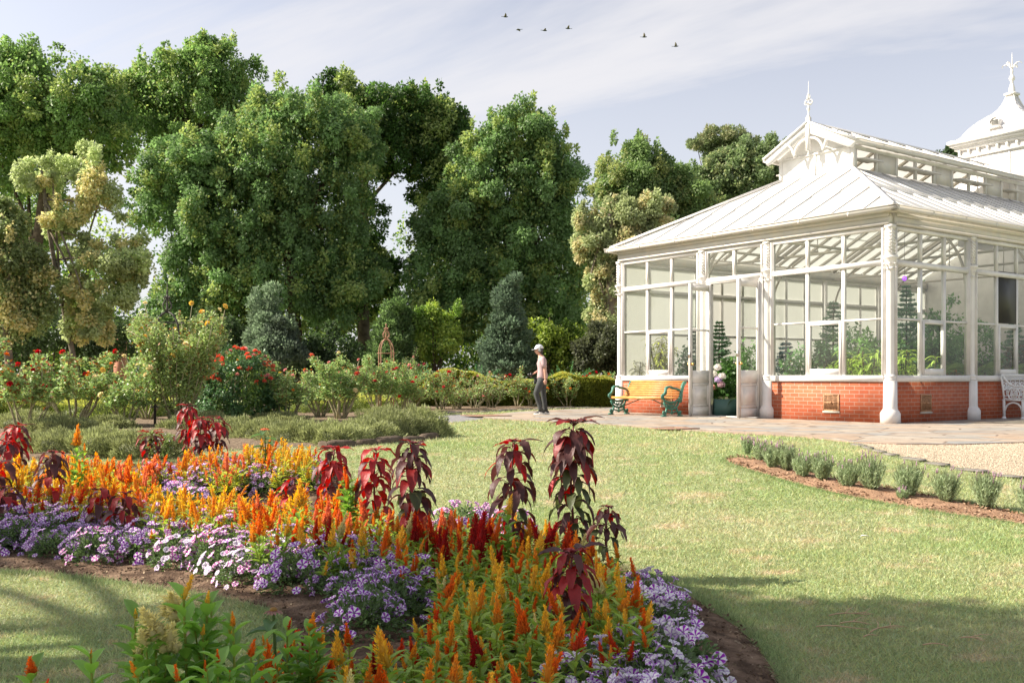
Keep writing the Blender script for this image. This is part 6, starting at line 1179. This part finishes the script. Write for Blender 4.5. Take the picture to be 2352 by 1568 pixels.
nf(2082, 660, 22.6, 'tallest conifer seen through the shaded face near the corner'); stp(2076, 795, 21.4, 'arching bright green plant just right of the corner post', (.42, .55, .12), 190, .38, .04, 7); ibush(2070, 760, 22.4, 90, 'leafy shrub under the tallest conifer', (.24, .40, .14)); fpm(2110, 785, 22.9, 'fan palm behind the sash of the first shaded bay'); ibush(2125, 720, 24, 90, 'tall dark shrub behind the first shaded bay sash', (.22, .38, .15), 3000); ibush(2185, 692, 23.8, 60, 'round topped dark plant left of the second post', (.22, .38, .15), 2400); fpm(2195, 775, 23.6, 'fan palm close to the second post')
ibush(2150, 770, 23.4, 120, 'dark shrub behind the fan palms', (.22, .38, .15), 3000); stp(2190, 845, 22.3, 'rusty leaved plant low in the shaded face window', (.42, .15, .05), 110, .25, .05, 6); ibush(2110, 845, 21.9, 60, 'low mixed plant with pale flowers behind the sash', (.09, .14, .07), 700, .08, (.5, .45, .4))
fpm(2262, 775, 24.6, 'fan palm just right of the second post'); ibush(2250, 725, 24.6, 80, 'tall dark shrub right of the second post', (.22, .38, .15), 2600); ibush(1830, 800, 22.9, 70, 'low dark green shrub between the spiky plant and the blue grey conifer', (.16, .30, .12), 1800); stp(2140, 815, 22.0, 'lush lime green leaves right behind the sash of the shaded face', (.44, .58, .13), 200, .36, .045, 9); stp(1950, 790, 22.6, 'tall arching lime plant left of the corner post', (.40, .54, .12), 180, .38, .04, 8); nf(2330, 735, 25.2, 'dark conifer at the right edge behind the glass'); stp(2300, 838, 23.6, 'reddish brown grassy plant behind the white iron bench', (.33, .2, .11), 260, .34, .015, 12); ibush(2340, 800, 25, 110, 'brown tinged shrub at the right edge of the glass', (.20, .17, .09), 2400); ibush(2250, 830, 24.4, 70, 'grey green shrub deep behind the fan palm', (.07, .11, .06)); ibush(2030, 800, 24.6, 150, 'dark shrub deep inside behind the corner', (.22, .38, .15), 3600)
# small violet ring hanging inside, glowing by its emissive material
r_ = thing('violet_ring', 'small violet glowing ring hanging inside the shaded face', 'light', bx_(1.05, .35, 3.02), 0); mb = MB(); mb.tube(arc((0, 0, 0), (.035), 0, 6.283, 21, (1, 0, 0), (0, 0, 1)), .014, 8, False); m, N, L, b = nodes_mat('violet_glow'); b.inputs['Base Color'].default_value = (.3, .05, .7, 1); b.inputs['Emission Color'].default_value = (.30, .04, .9, 1); b.inputs['Emission Strength'].default_value = 1.0; mb.build('ring', m, r_); mb = MB(); mb.tube([(0, 0, .07), (0, 0, 1.0)], .004, 4); mb.build('cord', m_dk, r_)
# ================================================================== person walking left on the terrace
def skin_arr(V, E, Rd, lv=2):
    me = bpy.data.meshes.new('tmp'); me.from_pydata([tuple(v) for v in V], E, []); o = bpy.data.objects.new('tmp', me); COL.objects.link(o)
    m = o.modifiers.new('s', 'SKIN'); s = o.modifiers.new('u', 'SUBSURF'); s.levels = s.render_levels = lv
    for i, r_ in enumerate(Rd): me.skin_vertices[0].data[i].radius = r_ if isinstance(r_, tuple) else (r_, r_); me.skin_vertices[0].data[i].use_root = (i == 0)
    dg = bpy.context.evaluated_depsgraph_get(); ev = o.evaluated_get(dg); em = ev.to_mesh(); n = len(em.vertices); co = np.empty(n * 3); em.vertices.foreach_get('co', co); F = [list(p.vertices) for p in em.polygons]; ev.to_mesh_clear(); bpy.data.objects.remove(o); bpy.data.meshes.remove(me)
    return co.reshape(-1, 3), F
def rings(mb, L, n=18, cap=True):
    k = np.arange(n) * 2 * np.pi / n; v = np.concatenate([np.stack([cx + a * np.cos(k), cy + b_ * np.sin(k), z + sl_ * np.cos(k)], 1) for cx, cy, z, a, b_, sl_ in L]); i = np.arange(len(L) - 1)[:, None] * n; j = np.arange(n)[None]; jn = (j + 1) % n
    mb.add(v, np.stack([i + j, i + jn, i + n + jn, i + n + j], -1).reshape(-1, 4)); mb.F.append(np.array([list(range(n))[::-1]]) + mb.n - len(v)); mb.F.append(np.array([list(range(n))]) + mb.n - n)
px0, py0 = 1242, 954.5
x, y, z = gp(px0, py0); PER = thing('person', 'person in pink T-shirt, grey trousers and white cap walking left on the terrace', 'person', (x, y, .032))
m_skin = mat('skin', (.62, .36, .26), .5, var=.05); m_shirt = mat('pink_shirt', (.46, .33, .335), .85, var=.1, vscale=14, bump=.3, bscale=9); m_trou = mat('grey_trousers', (.055, .06, .06), .85, var=.25, vscale=9, bump=.4, bscale=10)
V = [(.03, 0, .95), (.035, 0, 1.1), (.03, 0, 1.26), (.01, 0, 1.40), (-.012, 0, 1.47), (-.03, 0, 1.54),
     (.045, -.15, 1.375), (.095, -.19, 1.13), (.105, -.2, .91), (.11, -.2, .865), (.02, .15, 1.375), (.02, .2, 1.13), (-.12, .12, 1.05), (-.155, .09, 1.025),
     (.03, -.085, .88), (-.115, -.09, .51), (.0, -.09, .13), (-.02, -.09, .06), (.04, .085, .88), (.065, .09, .5), (.115, .09, .13), (.10, .09, .06), (-.11, -.09, .04), (.01, .09, .04)]
E_ = [(0, 1), (1, 2), (2, 3), (3, 4), (4, 5), (3, 6), (6, 7), (7, 8), (8, 9), (3, 10), (10, 11), (11, 12), (12, 13), (0, 14), (14, 15), (15, 16), (16, 17), (0, 18), (18, 19), (19, 20), (20, 21), (17, 22), (21, 23)]
Rd = [.105, .095, .10, .085, .05, .055, .05, .036, .026, .026, .05, .036, .026, .026, .078, .052, .036, .036, .078, .052, .036, .036, .03, .03]
v, f = skin_arr(V, E_, Rd); mb = MB(); mb.add(v, f)
# head with face
hv = MB(); hv.ball((0, 0, 0), 1, 20, 14); H = hv.V[0]; X_, Y_, Z_ = H[:, 0], H[:, 1], H[:, 2]; h = np.stack([X_ * .098, Y_ * .075, Z_ * .118], 1); fr_ = (X_ < 0)
h[:, 1] *= np.where(Z_ < 0, 1 + .28 * Z_, 1); h[:, 0] += np.where(fr_ & (Z_ < -.3), .0, 0) + np.where(~fr_ & (Z_ < 0), -.03 * -Z_ * 1.0, 0); h[:, 0] -= np.where(fr_ & (Z_ < -.6), .012, 0)
nz = np.exp(-((Y_ / .22) ** 2) - ((Z_ + .18) / .18) ** 2) * fr_; h[:, 0] -= .024 * nz; ey = (np.exp(-(((np.abs(Y_) - .38) / .17) ** 2) - ((Z_ - .02) / .12) ** 2)) * fr_; h[:, 0] += .010 * ey; lp = np.exp(-((Y_ / .3) ** 2) - ((Z_ + .52) / .07) ** 2) * fr_; h[:, 0] -= .007 * lp
HC = np.array([-.045, 0, 1.605]); tl = Matrix.Rotation(rad(-8), 3, 'Y'); h = h @ np.array(tl).T; mb.add(h + HC, [q.tolist() for F_ in hv.F for q in F_])
for s_ in (-1, 1): mb.ball(HC + [.01, s_ * .076, -.01], (.018, .01, .03), 8, 6)
def hand(o, d, up_, sd, curl, grip=False):
    o = np.array(o, float); d = unit(np.array(d, float)); up_ = unit(np.array(up_, float)); sd = unit(np.array(sd, float)); mb.tube([o, o + d * .03, o + d * .07, o + d * .085], [.022, .030, .034, .026], 10, True, flat=.5, fax=up_)
    for i, (off, L_) in enumerate(((-.024, .062), (-.008, .072), (.008, .068), (.024, .052))):
        p = o + d * .08 + sd * off; pts = [p]; a = 0
        for s_ in range(3): a += curl * (1 + .1 * i); p = p + (d * math.cos(a) + up_ * math.sin(a)) * L_ / 3; pts.append(p)
        mb.tube(pts, [.0088, .0082, .0075, .006], 6)
    q = o + d * .03 - sd * .026; mb.tube([q, q + d * .02 - sd * .02 + up_ * .008, q + d * .045 - sd * .022 + up_ * .018, q + d * .06 - sd * .014 + up_ * .024], [.011, .0105, .009, .007], 6)
hand((.11, -.2, .875), (.0, 0, -1), (0, 1, 0), (1, 0, 0), .28); hand((-.155, .09, 1.025), (-.8, -.35, -.35), (0, -.2, -1), (.3, -.9, 0), .55)
mb.build('body', m_skin, PER, True)
mb = MB(); rings(mb, [(.045, 0, .89, .135, .175, 0), (.04, 0, .95, .135, .172, 0), (.04, 0, 1.05, .118, .158, 0), (.035, 0, 1.16, .112, .160, 0), (.03, 0, 1.27, .118, .178, 0), (.03, 0, 1.34, .112, .188, .01), (.03, 0, 1.39, .095, .165, .01), (.02, 0, 1.425, .075, .11, .015), (.005, 0, 1.448, .060, .068, .02)]); wr = mb.V[0]; wr[:, 0] += .007 * np.sin(wr[:, 2] * 48 + wr[:, 1] * 25) + .005 * np.sin(wr[:, 2] * 83 - wr[:, 1] * 40)
mb.tube([(.04, -.12, 1.385), (.05, -.165, 1.36), (.07, -.19, 1.26), (.088, -.2, 1.175)], [.062, .066, .062, .064], 12); mb.tube([(.02, .12, 1.385), (.02, .165, 1.36), (.02, .19, 1.26), (.015, .2, 1.18)], [.062, .066, .062, .064], 12); mb.build('shirt', m_shirt, PER, True)
mb = MB(); rings(mb, [(.035, 0, .78, .12, .155, 0), (.035, 0, .86, .13, .165, 0), (.035, 0, .93, .122, .158, 0)])
mb.tube([(.03, -.08, .9), (.0, -.085, .8), (-.06, -.09, .66), (-.115, -.09, .52), (-.085, -.09, .42), (-.045, -.09, .28), (-.01, -.09, .15), (.0, -.09, .10)], [.095, .10, .088, .072, .068, .062, .058, .06], 14)
mb.tube([(.04, .08, .9), (.055, .085, .8), (.062, .09, .66), (.065, .09, .52), (.082, .09, .40), (.10, .09, .26), (.115, .09, .14), (.118, .09, .09)], [.095, .098, .085, .070, .066, .06, .056, .058], 14); mb.build('trousers', m_trou, PER, True)
for (ax, ay) in ((-.03, -.09), (.085, .09)):
    sh = empty('shoe', (ax, ay, 0), 0, PER); mb = MB(); rings(mb, [(0, 0, .032, .135, .045, 0), (0, 0, .055, .13, .044, 0), (.02, 0, .075, .10, .04, .01), (.035, 0, .10, .065, .037, .0), (.045, 0, .125, .05, .035, 0)]); mb.build('upper', mat('black_shoe', (.03, .03, .032), .6), sh, True)
    mb = MB(); rings(mb, [(-.003, 0, .0, .138, .046, 0), (-.005, 0, .012, .145, .05, 0), (0, 0, .036, .142, .048, .004)]); mb.box2((-.02, -.05, .04), (.07, .05, .058)); mb.build('sole', mat('white_sole', (.78, .78, .76), .5), sh, True)
m_cap = mat('white_cap', (.74, .76, .82), .8); mb = MB(); cb_ = MB(); cb_.ball((0, 0, 0), 1, 18, 12); C_ = cb_.V[0]; keep = C_[:, 2] > -.12; C2 = C_.copy(); C2[:, 2] = np.maximum(C2[:, 2], -.05); C2 = C2 * [.112, .09, .105]; C2 = C2 @ np.array(Matrix.Rotation(rad(-6), 3, 'Y')).T; mb.add(C2 + HC + [.004, 0, .035], [q.tolist() for F_ in cb_.F for q in F_])
mb.prism([(-.0, -.07), (-.05, -.078), (-.12, -.07), (-.165, -.045), (-.18, 0), (-.165, .045), (-.12, .07), (-.05, .078), (0, .07)], HC + [-.0, 0, .032], unit(np.array([1, 0, .16])), (0, 1, 0), .008); mb.build('cap', m_cap, PER, True)
mb = MB(); mb.ball(HC + [.035, 0, -.005], (.075, .082, .085), 14, 9); mb.tube([HC + [.05, 0, -.03], HC + [.065, -.01, -.10], HC + [.075, -.01, -.17], HC + [.07, 0, -.22]], [.045, .035, .022, .008], 8); mb.ball(HC + [-.0, -.068, -.015], (.022, .012, .05), 8, 6); mb.build('hair', mat('black_hair', (.015, .012, .012), .5), PER, True)
hp = empty('headphones', tuple(HC), 0, PER); mb = MB()
for s_ in (-1, 1): mb.ball((.022, s_ * .094, -.012), (.034, .018, .042), 14, 9)
mb.build('ear_cup', mat('grey_headphone', (.30, .32, .31), .5), hp, True); mb = MB(); mb.tube(arc((.02, 0, .0), .118, .1, math.pi - .1, 15, (0, 1, 0), (0, 0, 1)), .009, 6); mb.build('headband', mat('grey_headphone', (.30, .32, .31)), hp, True)
mb = MB(); mb.tube([HC + [-.085, -.062, .0], HC + [-.04, -.078, .005], HC + [.02, -.082, .0]], .003, 5)
for s_ in (-1, 1): mb.tube(arc(HC + [-.098, s_ * .032, -.0], .022, 0, 6.283, 13, (.15, 1, 0), (0, 0, .8)), .0028, 5)
mb.build('glasses', mat('thin_glasses', (.15, .12, .1), .3), PER)
cm_ = thing('camera', 'black camera held at waist height in the hand of the walking person', 'camera', (x - .235, y + .045, 1.02)); mb = MB(); mb.box((0, 0, 0), (.055, .125, .08)); mb.box((0, -.0, .048), (.04, .045, .02)); mb.build('camera_body', mat('black_plastic', (.02, .02, .022), .45), cm_); mb = MB(); mb.tube([(-.02, 0, 0), (-.09, 0, -.005)], [.034, .032], 16); mb.build('lens', mat('black_plastic', (.02, .02, .022)), cm_)
bg_ = thing('shoulder_bag', 'small dark bag hanging on a thin strap at the hip of the walking person', 'bag', (x - .12, y + .11, .87)); mb = MB(); mb.box((0, 0, 0), (.09, .16, .17)); mb.box((0, 0, .07), (.095, .165, .04)); mb.build('pouch', mat('dark_nylon', (.04, .045, .045), .8), bg_); mb = MB(); mb.tube([(.0, 0, .08), (.06, .0, .35), (.09, .02, .53), (.12, -.04, .60), (.19, -.08, .50), (.24, 0, .2)], .006, 5); mb.build('strap', mat('dark_nylon', (.04, .045, .045)), bg_)

# ------------------------------------------------------------------ parrots or starlings overhead
def bird(zx, zy, label, wing, flip=1, heading=0.0):
    px = (1980 + zx / 3.015) / 1.7415; py = (30 + zy / 3.015) / 1.7415; X_, Y_, Z_ = at(px, py, 62.0); r_ = thing('flying_bird', label, 'bird', (X_, Y_, Z_), heading, 'small birds flying overhead'); mb = MB(); f = flip
    mb.tube([(-.15 * f, 0, 0), (-.12 * f, 0, .0), (-.06 * f, 0, 0), (0, 0, 0), (.07 * f, 0, 0), (.11 * f, 0, .005), (.15 * f, 0, .01), (.17 * f, 0, .008)], [.008, .02, .036, .042, .036, .028, .024, .004], 10); mb.prism([(0, -.02), (-.12 * f, -.035), (-.14 * f, 0), (-.12 * f, .035), (0, .02)], (-.12 * f, 0, 0), (1, 0, 0), (0, 1, 0), .008); mb.build('body', mat('bird_dark', (.05, .065, .05), .7), r_, True)
    for s_ in (-1, 1):
        a = rad(wing); u = np.array([0, s_ * math.cos(a), math.sin(a)]); mb = MB(); mb.prism([(.06 * f, 0), (.07 * f, .08), (.03 * f, .17), (-.03 * f, .25), (-.05 * f, .18), (-.06 * f, .09), (-.06 * f, 0)], (0, s_ * .02, .015), (1, 0, 0), u, .01); mb.build('wing', mat('bird_wing', (.16, .14, .08), .7), r_)
bird(125, 115, 'small bird flying at the far left and highest of the flock', 40, 1, .2); bird(285, 270, 'small bird with wings half folded, second from left', -10, -1, -.3); bird(597, 280, 'small bird with flat wings in the middle left of the flock', 12, 1, .3); bird(882, 256, 'small bird gliding, fourth from left', 30, -1, .1); bird(1800, 358, 'small bird with wings raised high, fifth from left', 72, 1, .0); bird(2180, 470, 'lowest small bird at the right end of the flock with raised wings', 62, 1, -.1)
